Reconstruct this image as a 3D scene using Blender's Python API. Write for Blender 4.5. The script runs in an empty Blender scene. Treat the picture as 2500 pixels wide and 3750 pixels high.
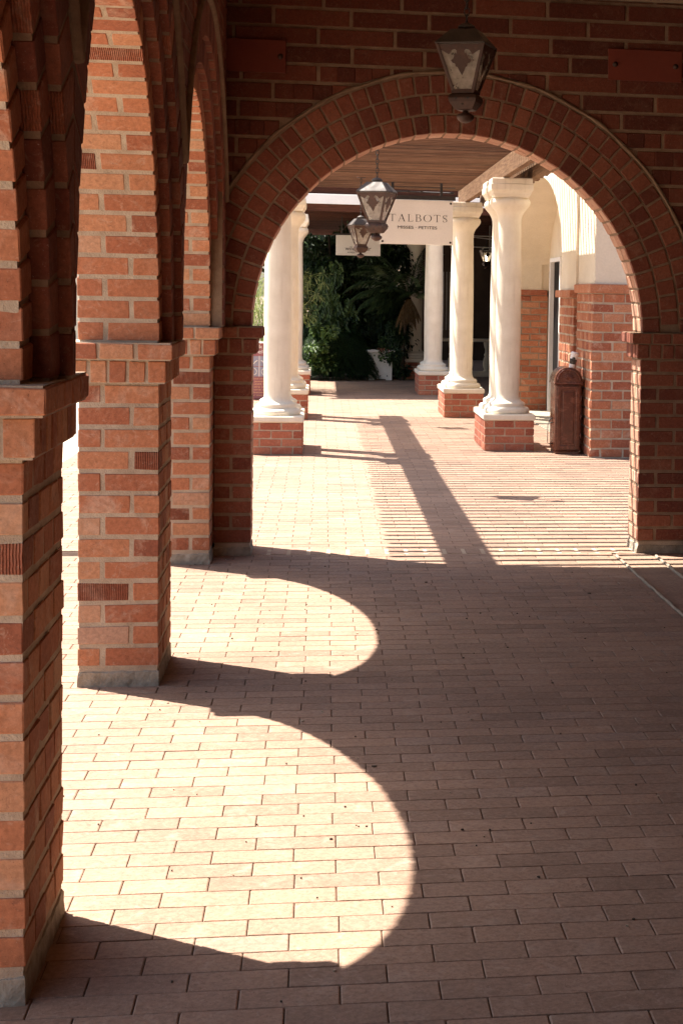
import bpy, math, random
from math import sin, cos, pi, sqrt, radians, atan2
from mathutils import Vector, Matrix
from mathutils.geometry import tessellate_polygon
R = random.Random(11)
sc = bpy.context.scene
COL = sc.collection

# ------------------------------------------------------------------ helpers
def V(*a): return Vector(a)

class MB:
    """collects polygons, builds ONE mesh object"""
    def __init__(s): s.v=[]; s.f=[]; s.m=[]; s.t=[]; s.sm=[]
    def add(s, vs, fs, m=0, t=None, smooth=False):
        o=len(s.v); s.v.extend([tuple(p) for p in vs])
        if t is None: t=(.5,.5,.5)
        for f in fs:
            s.f.append([i+o for i in f]); s.m.append(m); s.t.append(t); s.sm.append(smooth)
    def box(s, x0,x1,y0,y1,z0,z1, m=0, t=None, ch=0):
        s.hexa([V(x0,y0,z0),V(x1,y0,z0),V(x1,y1,z0),V(x0,y1,z0),V(x0,y0,z1),V(x1,y0,z1),V(x1,y1,z1),V(x0,y1,z1)],ch,m,t)
    def hexa(s, c, ch=0, m=0, t=None):
        """8 corners (bottom 0-3 ccw, top 4-7); optional chamfer ch in metres"""
        if ch<=0:
            s.add(c,[(0,3,2,1),(4,5,6,7),(0,1,5,4),(1,2,6,5),(2,3,7,6),(3,0,4,7)],m,t); return
        def P(u,v,w):
            a=c[0].lerp(c[1],u); b=c[3].lerp(c[2],u); d=c[4].lerp(c[5],u); e=c[7].lerp(c[6],u)
            return a.lerp(b,v).lerp(d.lerp(e,v),w)
        L=[max((c[1]-c[0]).length,1e-4),max((c[3]-c[0]).length,1e-4),max((c[4]-c[0]).length,1e-4)]
        k=[min(ch/l,.3) for l in L]
        vs=[];idx={}
        for i in (0,1):
            for j in (0,1):
                for l in (0,1):
                    b=(i,j,l)
                    for ax in range(3):      # vertex lying on the face perpendicular to ax
                        q=[b[a] if a==ax else (k[a] if b[a]==0 else 1-k[a]) for a in range(3)]
                        idx[(b,ax)]=len(vs); vs.append(P(*q))
        F=[]
        for ax in range(3):
            a1,a2=[a for a in range(3) if a!=ax]
            for sd in (0,1):
                q=[]
                for (p,r) in ((0,0),(1,0),(1,1),(0,1)):
                    b=[0,0,0]; b[ax]=sd; b[a1]=p; b[a2]=r; q.append(idx[(tuple(b),ax)])
                F.append(q)
            for p in (0,1):
                for r in (0,1):              # edge along ax
                    b0=[0,0,0]; b0[a1]=p; b0[a2]=r; b1=list(b0); b1[ax]=1; b0=tuple(b0); b1=tuple(b1)
                    F.append([idx[(b0,a1)],idx[(b1,a1)],idx[(b1,a2)],idx[(b0,a2)]])
        for i in (0,1):
            for j in (0,1):
                for l in (0,1): F.append([idx[((i,j,l),a)] for a in range(3)])
        ctr=sum(c,Vector())/8; G=[]; w_=min(ch*.35,.0013); vs=[q+V(R.uniform(-w_,w_),R.uniform(-w_,w_),R.uniform(-w_,w_)) for q in vs]
        for f in F:
            fc=sum((vs[i] for i in f),Vector())/len(f); n=(vs[f[1]]-vs[f[0]]).cross(vs[f[2]]-vs[f[0]])
            G.append(f if n.dot(fc-ctr)>0 else f[::-1])
        s.add(vs,G,m,t)
    def poly(s, pts, n, depth, ch=.003, m=0, t=None):
        """convex face brick: outline pts (3d, on the outer face), outward normal n"""
        c=sum(pts,Vector())/len(pts); k=len(pts)
        if (pts[1]-pts[0]).cross(pts[2]-pts[1]).dot(n)<0: pts=pts[::-1]
        top=[]
        for p in pts:
            d=c-p; top.append(p+d*min(.3,ch*1.4/max(d.length,1e-4)))
        mid=[p-n*ch for p in pts]; bot=[p-n*depth for p in pts]
        vs=top+mid+bot; F=[list(range(k))]
        for i in range(k):
            j=(i+1)%k; F.append([k+i,k+j,j,i]); F.append([2*k+i,2*k+j,k+j,k+i])
        s.add(vs,F,m,t)
    def tube(s, path, r, n=8, m=0, close=False, t=None):
        N=len(path); rings=[]
        for i,p in enumerate(path):
            a=path[(i-1)%N] if (close or i>0) else p; b=path[(i+1)%N] if (close or i<N-1) else p
            d=(b-a).normalized(); u=d.cross(V(0,0,1))
            if u.length<.1: u=d.cross(V(1,0,0))
            u.normalize(); w=d.cross(u); rr=r[i] if isinstance(r,(list,tuple)) else r
            rings.append([p+u*rr*cos(2*pi*j/n)+w*rr*sin(2*pi*j/n) for j in range(n)])
        vs=[q for g in rings for q in g]; F=[]
        for i in range(N if close else N-1):
            for j in range(n):
                a=i*n+j; b=i*n+(j+1)%n; c2=((i+1)%N)*n+(j+1)%n; d2=((i+1)%N)*n+j
                F.append([a,d2,c2,b])
        if not close: F.append(list(range(n))); F.append([ (N-1)*n+j for j in range(n)][::-1])
        s.add(vs,F,m,t,True)
    def lathe(s, prof, cx, cy, n=32, m=0, t=None, cz=0):
        vs=[V(cx+r*cos(2*pi*j/n),cy+r*sin(2*pi*j/n),z+cz) for r,z in prof for j in range(n)]; F=[]
        for i in range(len(prof)-1):
            for j in range(n):
                F.append([i*n+j,i*n+(j+1)%n,(i+1)*n+(j+1)%n,(i+1)*n+j])
        F.append([j for j in range(n)][::-1]); F.append([(len(prof)-1)*n+j for j in range(n)])
        s.add(vs,F,m,t,True)
    def square(s, prof, cx, cy, m=0, rot=0, t=None, cap=True):
        """square-plan lathe: prof = (half width, z)"""
        vs=[]
        for h,z in prof:
            for a,b in ((-1,-1),(1,-1),(1,1),(-1,1)):
                x,y=a*h,b*h; vs.append(V(cx+x*cos(rot)-y*sin(rot),cy+x*sin(rot)+y*cos(rot),z))
        F=[]
        for i in range(len(prof)-1):
            for j in range(4): F.append([i*4+j,i*4+(j+1)%4,(i+1)*4+(j+1)%4,(i+1)*4+j])
        if cap: F.append([3,2,1,0]); k=(len(prof)-1)*4; F.append([k,k+1,k+2,k+3])
        s.add(vs,F,m,t)
    def plate(s, pts, o, ux, uz, n, th, m=0):
        """flat (possibly concave) outline pts (u,w) extruded by th along -n"""
        P=[o+ux*a+uz*b for a,b in pts]; k=len(P)
        tr=tessellate_polygon([[V(a,b,0) for a,b in pts]])
        vs=P+[p-n*th for p in P]; F=[]
        for a,b,c in tr:
            nn=(P[b]-P[a]).cross(P[c]-P[a])
            if nn.dot(n)<0: a,c=c,a
            F.append([a,b,c]); F.append([c+k,b+k,a+k])
        for i in range(k):
            j=(i+1)%k; F.append([i,i+k,j+k,j])
        s.add(vs,F,m)
    def build(s, name, mats, parent=None, **tags):
        me=bpy.data.meshes.new(name); me.from_pydata(s.v,[],s.f)
        for mt in (mats if isinstance(mats,(list,tuple)) else [mats]): me.materials.append(mt)
        me.polygons.foreach_set('material_index',s.m)
        me.polygons.foreach_set('use_smooth',s.sm)
        at=me.attributes.new('rv','FLOAT_VECTOR','FACE'); at.data.foreach_set('vector',[c for t in s.t for c in t])
        me.update()
        o=bpy.data.objects.new(name,me); COL.objects.link(o)
        if parent: o.parent=parent
        for k,v in tags.items(): o[k]=v
        return o
def rv(): return (R.random(),R.random(),R.random())
def thing(name,label,cat,group=None,loc=(0,0,0)):
    o=bpy.data.objects.new(name,None); COL.objects.link(o); o.location=loc; o.empty_display_size=.2
    o['label']=label; o['category']=cat
    if group: o['group']=group
    return o
def copy_tree(o,parent=None):
    c=o.copy(); COL.objects.link(c)
    if parent: c.parent=parent
    for ch in o.children: copy_tree(ch,c)
    return c

# ------------------------------------------------------------------ materials
def mat(name):
    m=bpy.data.materials.new(name); m.use_nodes=True; nt=m.node_tree
    return m,nt,nt.nodes['Principled BSDF']
def nd(nt,t,**k):
    n=nt.nodes.new(t)
    for a,b in k.items():
        if a in n.inputs.keys(): n.inputs[a].default_value=b
        else: setattr(n,a,b)
    return n
def noise(nt,scale,detail=3,rough=.5,vec=None,dist=0):
    n=nd(nt,'ShaderNodeTexNoise'); n.inputs['Scale'].default_value=scale; n.inputs['Detail'].default_value=detail
    n.inputs['Roughness'].default_value=rough; n.inputs['Distortion'].default_value=dist
    nt.links.new((vec or coords(nt)),n.inputs['Vector']); return n
def coords(nt):
    for n in nt.nodes:
        if n.bl_idname=='ShaderNodeTexCoord': return n.outputs['Object']
    return nt.nodes.new('ShaderNodeTexCoord').outputs['Object']
def ramp(nt,fac,stops):
    n=nt.nodes.new('ShaderNodeValToRGB'); e=n.color_ramp.elements
    while len(e)>1: e.remove(e[0])
    e[0].position=stops[0][0]; e[0].color=(*stops[0][1],1)
    for p,c in stops[1:]:
        q=e.new(p); q.color=(*c,1)
    nt.links.new(fac,n.inputs['Fac']); return n.outputs['Color']
def mix(nt,f,a,b,mode='MIX'):
    n=nt.nodes.new('ShaderNodeMix'); n.data_type='RGBA'; n.blend_type=mode
    for s,v in ((n.inputs[0],f),(n.inputs[6],a),(n.inputs[7],b)):
        if hasattr(v,'node'): nt.links.new(v,s)
        elif isinstance(v,tuple): s.default_value=(*v,1)
        else: s.default_value=v
    return n.outputs[2]
def math_(nt,op,a,b=0.0,c=None,clamp=False):
    n=nt.nodes.new('ShaderNodeMath'); n.operation=op; n.use_clamp=clamp
    for s,v in zip(n.inputs,(a,b,c)):
        if v is None: continue
        if hasattr(v,'node'): nt.links.new(v,s)
        else: s.default_value=v
    return n.outputs[0]
def bump(nt,bsdf,h,strength,dist=.002,prev=None):
    n=nd(nt,'ShaderNodeBump'); n.inputs['Strength'].default_value=strength; n.inputs['Distance'].default_value=dist
    nt.links.new(h,n.inputs['Height'])
    if prev: nt.links.new(prev,n.inputs['Normal'])
    nt.links.new(n.outputs[0],bsdf.inputs['Normal']); return n.outputs[0]
def attr(nt):
    a=nd(nt,'ShaderNodeAttribute'); a.attribute_name='rv'
    s=nt.nodes.new('ShaderNodeSeparateXYZ'); nt.links.new(a.outputs['Vector'],s.inputs[0]); return s.outputs, a.outputs['Vector']

def brick_mat(name,stops,pale=(.58,.40,.29),pale_amt=.95,combed=False,rough=.9,bs=.6):
    m,nt,b=mat(name); s,vec=attr(nt)
    col=ramp(nt,s[0],stops)
    # every brick gets its own patch of the texture
    ad=nt.nodes.new('ShaderNodeVectorMath'); ad.operation='MULTIPLY_ADD'; nt.links.new(vec,ad.inputs[0]); ad.inputs[1].default_value=(7,7,7); nt.links.new(coords(nt),ad.inputs[2])
    P=ad.outputs[0]
    n1=noise(nt,9,5,.65,P,.6); n2=noise(nt,70,4,.7,P); n3=noise(nt,240,2,.6,P); nl=noise(nt,1.3,3,.6)
    f=math_(nt,'MULTIPLY',ramp_f(nt,n1.outputs[0],.52,.72),math_(nt,'MULTIPLY',s[1],pale_amt))
    c=mix(nt,f,col,pale)
    c=mix(nt,.6,c,ramp(nt,n2.outputs[0],[(.3,(.55,.52,.5)),(.62,(1.15,1.12,1.1))]),'MULTIPLY')
    n4=noise(nt,22,6,.75,P,1.2); c=mix(nt,math_(nt,'MULTIPLY',ramp_f(nt,n4.outputs[0],.56,.66),.42),c,pale); c=mix(nt,math_(nt,'MULTIPLY',ramp_f(nt,n4.outputs[0],.40,.30),.5),c,(.12,.06,.045))
    c=mix(nt,math_(nt,'MULTIPLY',ramp_f(nt,n3.outputs[0],.66,.78),.5),c,(.62,.5,.4))
    c=mix(nt,math_(nt,'MULTIPLY',ramp_f(nt,n3.outputs[0],.36,.27),.6),c,(.1,.05,.035))
    c=mix(nt,.55,c,ramp(nt,nl.outputs[0],[(.3,(.7,.68,.67)),(.65,(1.06,1.05,1.04))]),'MULTIPLY')
    if combed:
        w=nd(nt,'ShaderNodeTexWave'); w.wave_type='BANDS'; w.bands_direction='X'; w.inputs['Scale'].default_value=48; w.inputs['Distortion'].default_value=2.5; w.inputs['Detail'].default_value=3
        nt.links.new(coords(nt),w.inputs['Vector'])
        c=mix(nt,.45,c,ramp(nt,w.outputs[1],[(.15,(.5,.46,.44)),(.6,(1,1,1))]),'MULTIPLY')
        q=bump(nt,b,w.outputs[1],.9,.004)
        bump(nt,b,n2.outputs[0],bs,.002,q)
    else:
        q=bump(nt,b,n1.outputs[0],.5,.004); bump(nt,b,n2.outputs[0],bs,.0022,q)
    nt.links.new(c,b.inputs['Base Color']); b.inputs['Roughness'].default_value=rough; b.inputs['Specular IOR Level'].default_value=.25
    return m
def ramp_f(nt,f,a,b):
    n=nt.nodes.new('ShaderNodeMapRange'); n.inputs[1].default_value=a; n.inputs[2].default_value=b; nt.links.new(f,n.inputs[0]); n.clamp=True
    return n.outputs[0]
def simple(name,c1,c2,scale=6,rough=.8,bsc=90,bst=.3,bd=.002,metal=0,spec=.3,detail=4):
    m,nt,b=mat(name); n=noise(nt,scale,detail,.6); c=ramp(nt,n.outputs[0],[(.3,c1),(.7,c2)])
    n2=noise(nt,bsc,3,.6)
    c=mix(nt,.25,c,ramp(nt,n2.outputs[0],[(.3,(.75,.75,.75)),(.7,(1.1,1.1,1.1))]),'MULTIPLY')
    nt.links.new(c,b.inputs['Base Color']); b.inputs['Roughness'].default_value=rough; b.inputs['Metallic'].default_value=metal
    b.inputs['Specular IOR Level'].default_value=spec
    if bst: bump(nt,b,n2.outputs[0],bst,bd)
    return m

BST=[(0,(.27,.095,.055)),(.12,(.37,.135,.072)),(.45,(.45,.18,.092)),(.8,(.49,.22,.115)),(.93,(.53,.285,.16)),(1,(.47,.29,.2))]
M={}
M['brick']=brick_mat('brick',BST)
M['combed']=brick_mat('combed_brick',[(0,(.27,.085,.045)),(1,(.4,.14,.075))],combed=True)
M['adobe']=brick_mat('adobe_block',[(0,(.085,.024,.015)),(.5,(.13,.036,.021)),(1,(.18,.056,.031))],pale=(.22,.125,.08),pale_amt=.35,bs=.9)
M['shadebrick']=brick_mat('shaded_brick',[(0,(.14,.042,.027)),(.5,(.205,.064,.038)),(1,(.265,.094,.054))],pale=(.32,.19,.13),pale_amt=.45)  # darkened copy of the brick, interior shade put into its colour
M['facbrick']=brick_mat('orange_brick',[(0,(.31,.10,.055)),(.3,(.40,.145,.075)),(.7,(.46,.185,.095)),(1,(.50,.24,.135))],bs=1)
M['pedbrick']=brick_mat('red_brick',[(0,(.32,.095,.055)),(.6,(.42,.14,.08)),(1,(.50,.2,.115))],pale_amt=.25)
M['paver']=brick_mat('paving_brick',[(0,(.255,.168,.118)),(.2,(.295,.195,.137)),(.6,(.325,.214,.15)),(.9,(.35,.227,.156)),(1,(.31,.215,.16))],pale=(.44,.335,.26),pale_amt=.6,bs=1,rough=.8)
M['litbrick']=brick_mat('lit_reveal_brick',[(0,(.42,.22,.145)),(.5,(.50,.28,.185)),(1,(.55,.34,.24))],pale=(.62,.47,.36),pale_amt=.9)  # lightened copy of the brick, glow on the arch reveal painted in
def mortar(name,c1,c2,st=.8):
    return simple(name,c1,c2,scale=14,rough=.95,bsc=160,bst=st,bd=.004,spec=.1)
M['mortar']=mortar('mortar',(.36,.275,.195),(.52,.42,.31),1.0)
M['mortar_wall']=mortar('brown_mortar',(.19,.125,.08),(.28,.195,.13))
M['mortar_dk']=mortar('grey_mortar',(.25,.2,.15),(.36,.29,.22))
M['sand']=mortar('joint_sand',(.035,.022,.015),(.075,.05,.036),.4)
M['concrete']=simple('concrete',(.20,.165,.12),(.42,.36,.275),16,.92,60,1.0,.006,detail=7)
M['stucco']=simple('cream_stucco',(.66,.58,.45),(.74,.665,.53),3,.92,55,.6,.004,spec=.15)
m,nt,b=mat('cast_stone'); n=noise(nt,5,6,.65); n2=noise(nt,110,3,.6); mp=nt.nodes.new('ShaderNodeMapping'); nt.links.new(coords(nt),mp.inputs[0]); mp.inputs['Scale'].default_value=(30,30,1.6); n3=noise(nt,1,5,.7,mp.outputs[0],.4)
c=ramp(nt,n.outputs[0],[(.3,(.66,.59,.465)),(.7,(.77,.705,.575))]); c=mix(nt,math_(nt,'MULTIPLY',ramp_f(nt,n3.outputs[0],.56,.72),.35),c,(.45,.37,.26)); c=mix(nt,math_(nt,'MULTIPLY',ramp_f(nt,n2.outputs[0],.66,.75),.5),c,(.42,.35,.26))
nt.links.new(c,b.inputs['Base Color']); b.inputs['Roughness'].default_value=.88; b.inputs['Specular IOR Level'].default_value=.15; q_=bump(nt,b,n.outputs[0],.4,.012); bump(nt,b,n2.outputs[0],.5,.003,q_); M['column']=m
M['plaster']=simple('ceiling_plaster',(.3,.22,.145),(.36,.27,.18),3,.9,50,.3)
M['black']=simple('black_iron',(.012,.01,.009),(.03,.024,.02),20,.5,120,.2,.001,spec=.4)
M['sign']=simple('sign_panel',(.72,.68,.62),(.78,.74,.68),2,.6,60,.1,.001)
M['ink']=simple('lettering_black',(.02,.018,.016),(.03,.027,.025),20,.6,100,0)
M['plaque']=simple('red_painted_plate',(.15,.032,.019),(.18,.04,.024),4,.55,60,.15,.001)
M['white']=simple('white_paint',(.74,.74,.72),(.8,.8,.78),3,.7,60,.1,.001)
M['pot']=simple('white_clay',(.66,.63,.57),(.82,.79,.73),6,.8,60,.4,.003)
M['glassdark']=simple('dark_glass',(.006,.006,.006),(.012,.011,.01),3,.6,60,0,spec=.08)
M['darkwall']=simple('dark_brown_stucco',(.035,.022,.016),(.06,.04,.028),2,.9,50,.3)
M['curtain']=simple('pale_curtain',(.2,.18,.16),(.32,.29,.26),9,.9,60,.1)
M['bounce_ground']=simple('bounce_concrete',(.42,.36,.28),(.52,.45,.36),2,.9,60,.3)
M['soil']=simple('soil',(.04,.03,.02),(.09,.06,.04),12,.95,90,.6,.006)
M['bark']=simple('bark',(.03,.022,.015),(.08,.055,.037),14,.95,60,.9,.01)
M['maroon']=simple('maroon_print',(.3,.115,.12),(.34,.14,.14),3,.5,60,0)
M['photo']=simple('grey_blue_print',(.25,.25,.30),(.36,.35,.4),5,.5,60,0)
M['cream_ink']=simple('cream_print',(.8,.75,.66),(.84,.8,.72),5,.5,60,0)
M['orange_ink']=simple('orange_print',(.75,.42,.2),(.8,.47,.24),5,.5,60,0)
M['cupwhite']=simple('paper_cup',(.74,.71,.67),(.8,.77,.73),5,.6,60,0)
M['cupgreen']=simple('dark_green_print',(.02,.035,.028),(.03,.05,.04),5,.6,60,0)
M['sleeve']=simple('dark_card_sleeve',(.035,.03,.024),(.09,.075,.06),40,.8,60,.2)

def wood(name,c1,c2,c3,axis='X'):
    m,nt,b=mat(name); mp=nt.nodes.new('ShaderNodeMapping'); nt.links.new(coords(nt),mp.inputs[0])
    mp.inputs['Scale'].default_value={'X':(1.2,22,22),'Y':(22,1.2,22)}[axis]
    s,vec=attr(nt)
    n=noise(nt,3,5,.65,mp.outputs[0],.5); n2=noise(nt,12,3,.6,mp.outputs[0])
    c=ramp(nt,n.outputs[0],[(.28,c1),(.5,c2),(.72,c3)])
    c=mix(nt,.6,c,ramp(nt,s[0],[(0,(.38,.36,.34)),(1,(1.45,1.42,1.4))]),'MULTIPLY')
    c=mix(nt,ramp_f(nt,n2.outputs[0],.62,.75),c,c3)
    nt.links.new(c,b.inputs['Base Color']); b.inputs['Roughness'].default_value=.85; b.inputs['Specular IOR Level'].default_value=.2
    bump(nt,b,n2.outputs[0],.7,.004); return m
M['lath']=wood('lath_wood',(.12,.062,.034),(.16,.084,.046),(.24,.14,.08))
M['beam']=wood('beam_wood',(.11,.06,.033),(.21,.12,.065),(.33,.21,.125),'Y')
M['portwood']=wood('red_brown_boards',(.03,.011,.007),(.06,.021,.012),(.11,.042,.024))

# rusty copper of the lanterns and of the litter bin
def rusty(name,c1,c2,c3,metal,rough):
    m,nt,b=mat(name); n=noise(nt,11,6,.7,dist=.8); n2=noise(nt,60,4,.7)
    c=ramp(nt,n.outputs[0],[(.3,c1),(.5,c2),(.68,c3)])
    c=mix(nt,.35,c,ramp(nt,n2.outputs[0],[(.3,(.55,.55,.55)),(.7,(1.2,1.2,1.2))]),'MULTIPLY')
    nt.links.new(c,b.inputs['Base Color']); b.inputs['Metallic'].default_value=metal; b.inputs['Roughness'].default_value=rough
    nt.links.new(ramp_f2(nt,n.outputs[0],rough-.12,rough+.2),b.inputs['Roughness'])
    bump(nt,b,n2.outputs[0],.25,.001); return m
def ramp_f2(nt,f,a,b):
    n=nt.nodes.new('ShaderNodeMapRange'); n.inputs[1].default_value=.3; n.inputs[2].default_value=.7; n.inputs[3].default_value=a; n.inputs[4].default_value=b
    nt.links.new(f,n.inputs[0]); return n.outputs[0]
M['copper']=rusty('aged_copper',(.03,.015,.010),(.062,.03,.02),(.115,.06,.042),.25,.55)
M['zinc']=rusty('lantern_roof_metal',(.045,.038,.033),(.068,.057,.05),(.1,.084,.075),.3,.6)
M['bin']=rusty('brown_enamel',(.06,.017,.009),(.105,.03,.015),(.17,.055,.028),.1,.2)
def glass():
    m,nt,b=mat('seeded_glass'); n=noise(nt,25,4,.6)
    c=ramp(nt,n.outputs[0],[(.35,(.45,.39,.32)),(.7,(.75,.69,.6))]); nt.links.new(c,b.inputs['Base Color']); b.inputs['Roughness'].default_value=.25
    t=nt.nodes.new('ShaderNodeBsdfTranslucent'); nt.links.new(c,t.inputs[0]); tp=nt.nodes.new('ShaderNodeBsdfTransparent')
    m1=nt.nodes.new('ShaderNodeMixShader'); m1.inputs[0].default_value=.45; m2=nt.nodes.new('ShaderNodeMixShader'); m2.inputs[0].default_value=.55
    out=[q for q in nt.nodes if q.bl_idname=='ShaderNodeOutputMaterial'][0]
    nt.links.new(b.outputs[0],m1.inputs[1]); nt.links.new(t.outputs[0],m1.inputs[2]); nt.links.new(m1.outputs[0],m2.inputs[1]); nt.links.new(tp.outputs[0],m2.inputs[2]); nt.links.new(m2.outputs[0],out.inputs[0]); return m
M['glass']=glass()
def leafmat(name,c1,c2,c3,tr=.35,rough=.5):
    m,nt,b=mat(name); s,_=attr(nt); c=ramp(nt,s[0],[(0,c1),(.55,c2),(1,c3)])
    nt.links.new(c,b.inputs['Base Color']); b.inputs['Roughness'].default_value=rough
    t=nt.nodes.new('ShaderNodeBsdfTranslucent'); nt.links.new(c,t.inputs[0]); mx=nt.nodes.new('ShaderNodeMixShader'); mx.inputs[0].default_value=tr
    out=[n for n in nt.nodes if n.bl_idname=='ShaderNodeOutputMaterial'][0]
    nt.links.new(b.outputs[0],mx.inputs[1]); nt.links.new(t.outputs[0],mx.inputs[2]); nt.links.new(mx.outputs[0],out.inputs[0]); return m
M['leaf']=leafmat('broad_leaf',(.013,.028,.008),(.034,.068,.018),(.14,.22,.065))
M['leafbright']=leafmat('young_leaf',(.03,.065,.012),(.09,.155,.03),(.24,.34,.09))
M['fern']=leafmat('fern_leaf',(.008,.02,.005),(.022,.052,.011),(.07,.14,.03))
M['palm']=leafmat('palm_leaf',(.018,.036,.013),(.045,.082,.028),(.11,.165,.06))
M['drypalm']=leafmat('dry_palm_leaf',(.1,.06,.025),(.2,.13,.06),(.32,.22,.11))
M['reed']=leafmat('reed_leaf',(.1,.14,.04),(.2,.26,.08),(.4,.44,.17))
M['redleaf']=leafmat('red_leaf',(.1,.015,.01),(.22,.05,.03),(.4,.14,.08))
m,nt,b=mat('lamp_bulb'); b.inputs['Emission Color'].default_value=(1,.85,.62,1); b.inputs['Emission Strength'].default_value=9; b.inputs['Base Color'].default_value=(1,.9,.75,1); M['bulb']=m

# ------------------------------------------------------------------ measured plan (metres, eye height 1.5)
XA,WA,DP,Y1,SP = -.602,.294,.514,3.45,2.802     # arcade: inner face, thickness, pier depth, first pier, spacing
XO=XA-WA
ZI=1.301                                        # impost top
RA=(SP-DP)/2                                    # arcade arch radius 1.144
YW,TW=9.345,.303                                # cross wall front face, thickness
XL,XR=-.393,1.843; XC=(XL+XR)/2; RC=(XR-XL)/2+.004
CO=.082                                         # brick course
ZC=3.21                                         # ceiling

def jit(p,a=.0014): return p+V(R.uniform(-a,a),R.uniform(-a,a),R.uniform(-a,a))
def fbrick(mb,x0,x1,y0,y1,z0,z1,m=0,ch=.0025,j=.0014):
    a=[V(x0,y0,z0),V(x1,y0,z0),V(x1,y1,z0),V(x0,y1,z0),V(x0,y0,z1),V(x1,y0,z1),V(x1,y1,z1),V(x0,y1,z1)]
    o=V(R.uniform(-j,j),R.uniform(-j,j),0)
    mb.hexa([jit(p,j*1.1)+o for p in a],ch*R.uniform(.6,1.5),m,rv())
def pier_courses(mb,x0,x1,y0,y1,z0,z1,co=CO,jt=.0165,k0=0,combed=.1,bi=0,ci=2,mi=1,lx=.19,fm=None):
    """pier of whole bricks, header and stretcher alternating on the front, joints recessed"""
    n=max(1,round((z1-z0)/co)); h=(z1-z0)/n; e=.003
    mb.box(x0+e,x1-e,y0+e,y1-e,z0+.001,z1-.001,mi)
    w=x1-x0; d=y1-y0
    for i in range(n):
        za=z0+i*h+jt*.5; zb=z0+(i+1)*h-jt*.5
        nx=max(1,round(w/(lx*.78))); 
        if w<.22: cuts=[0,w] if (i+k0)%2 else [0,w*.47,w]
        elif w<.35: cuts=[0,w*.305,w] if (i+k0)%2==0 else [0,w*.66,w]
        else:
            cuts=[0]; p=(lx+jt)*(.5 if (i+k0)%2 else 1)
            while p<w-.06: cuts.append(p); p+=lx+jt
            cuts.append(w)
        ny=max(1,round(d/.128))
        if fm is not None: ycs=[0,.03,.15,d]  # thin front slice takes the shaded copy, the reveal behind it the lit one
        elif d<.35: ycs=[0,d/2,d] if (i+k0)%2 else [0,d]
        else: ycs=[0]+[d*q for q in ((.25,.5,.75) if (i+k0)%2 else (.12,.37,.63,.88))]+[d]
        for a in range(len(cuts)-1):
            xa=x0+cuts[a]+(jt*.5 if a>0 else 0); xb=x0+cuts[a+1]-(jt*.5 if a<len(cuts)-2 else 0)
            for b in range(len(ycs)-1):
                if 0<a<len(cuts)-2 and 0<b<len(ycs)-2: continue
                gy=.001 if fm is not None and b<2 else .006; ya=y0+ycs[b]+(gy if b>0 else 0); yb=y0+ycs[b+1]-(gy if b<len(ycs)-2 else 0)
                fbrick(mb,xa,xb,ya,yb,za,zb,fm if (fm is not None and b==0) else (ci if (ci is not None and R.random()<combed) else bi))
def rough_base(mb,x0,x1,y0,y1,h):
    n=14; P=[]
    for (a,b) in (((x0,y0),(x1,y0)),((x1,y0),(x1,y1)),((x1,y1),(x0,y1)),((x0,y1),(x0,y0))):
        for i in range(n): P.append((a[0]+(b[0]-a[0])*i/n,a[1]+(b[1]-a[1])*i/n))
    cx,cy=(x0+x1)/2,(y0+y1)/2; k=len(P); vs=[]
    for lv,(z,ins) in enumerate(((-.02,-.004),(.004,-.003),(h*.5,0),(h-.006,.001),(h,.008))):
        for x,y in P:
            q=R.uniform(-.0025,.0025)+ins; d=V(cx-x,cy-y,0).normalized()
            vs.append(V(x,y,z+(R.uniform(-.004,.003) if lv>2 else 0))+d*q)
    F=[[l*k+i,l*k+(i+1)%k,(l+1)*k+(i+1)%k,(l+1)*k+i] for l in range(4) for i in range(k)]; F.append([4*k+i for i in range(k)])
    mb.add(vs,F,0)
def corbel(mb,x0,x1,y0,y1,z0,z1,wd=.085,jt=.013,bi=0,mi=1):
    e=.006; mb.box(x0+e,x1-e,y0+e,y1-e,z0,z1,mi)
    nx=max(1,round((x1-x0)/wd)); ny=max(2,round((y1-y0)/wd))
    dx=(x1-x0)/nx; dy=(y1-y0)/ny
    for a in range(nx):
        for b in range(ny):
            if 0<a<nx-1 and 0<b<ny-1: continue
            fbrick(mb,x0+a*dx+(jt/2 if a else 0),x0+(a+1)*dx-(jt/2 if a<nx-1 else 0),y0+b*dy+(jt/2 if b else 0),y0+(b+1)*dy-(jt/2 if b<ny-1 else 0),z0+.005,z1-.004,bi)
BR=[M['brick'],M['mortar'],M['combed']]; BRW=[M['shadebrick'],M['mortar_wall'],M['combed'],M['litbrick']]; BRJ=[M['litbrick'],M['mortar_wall'],M['combed'],M['shadebrick']]

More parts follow.
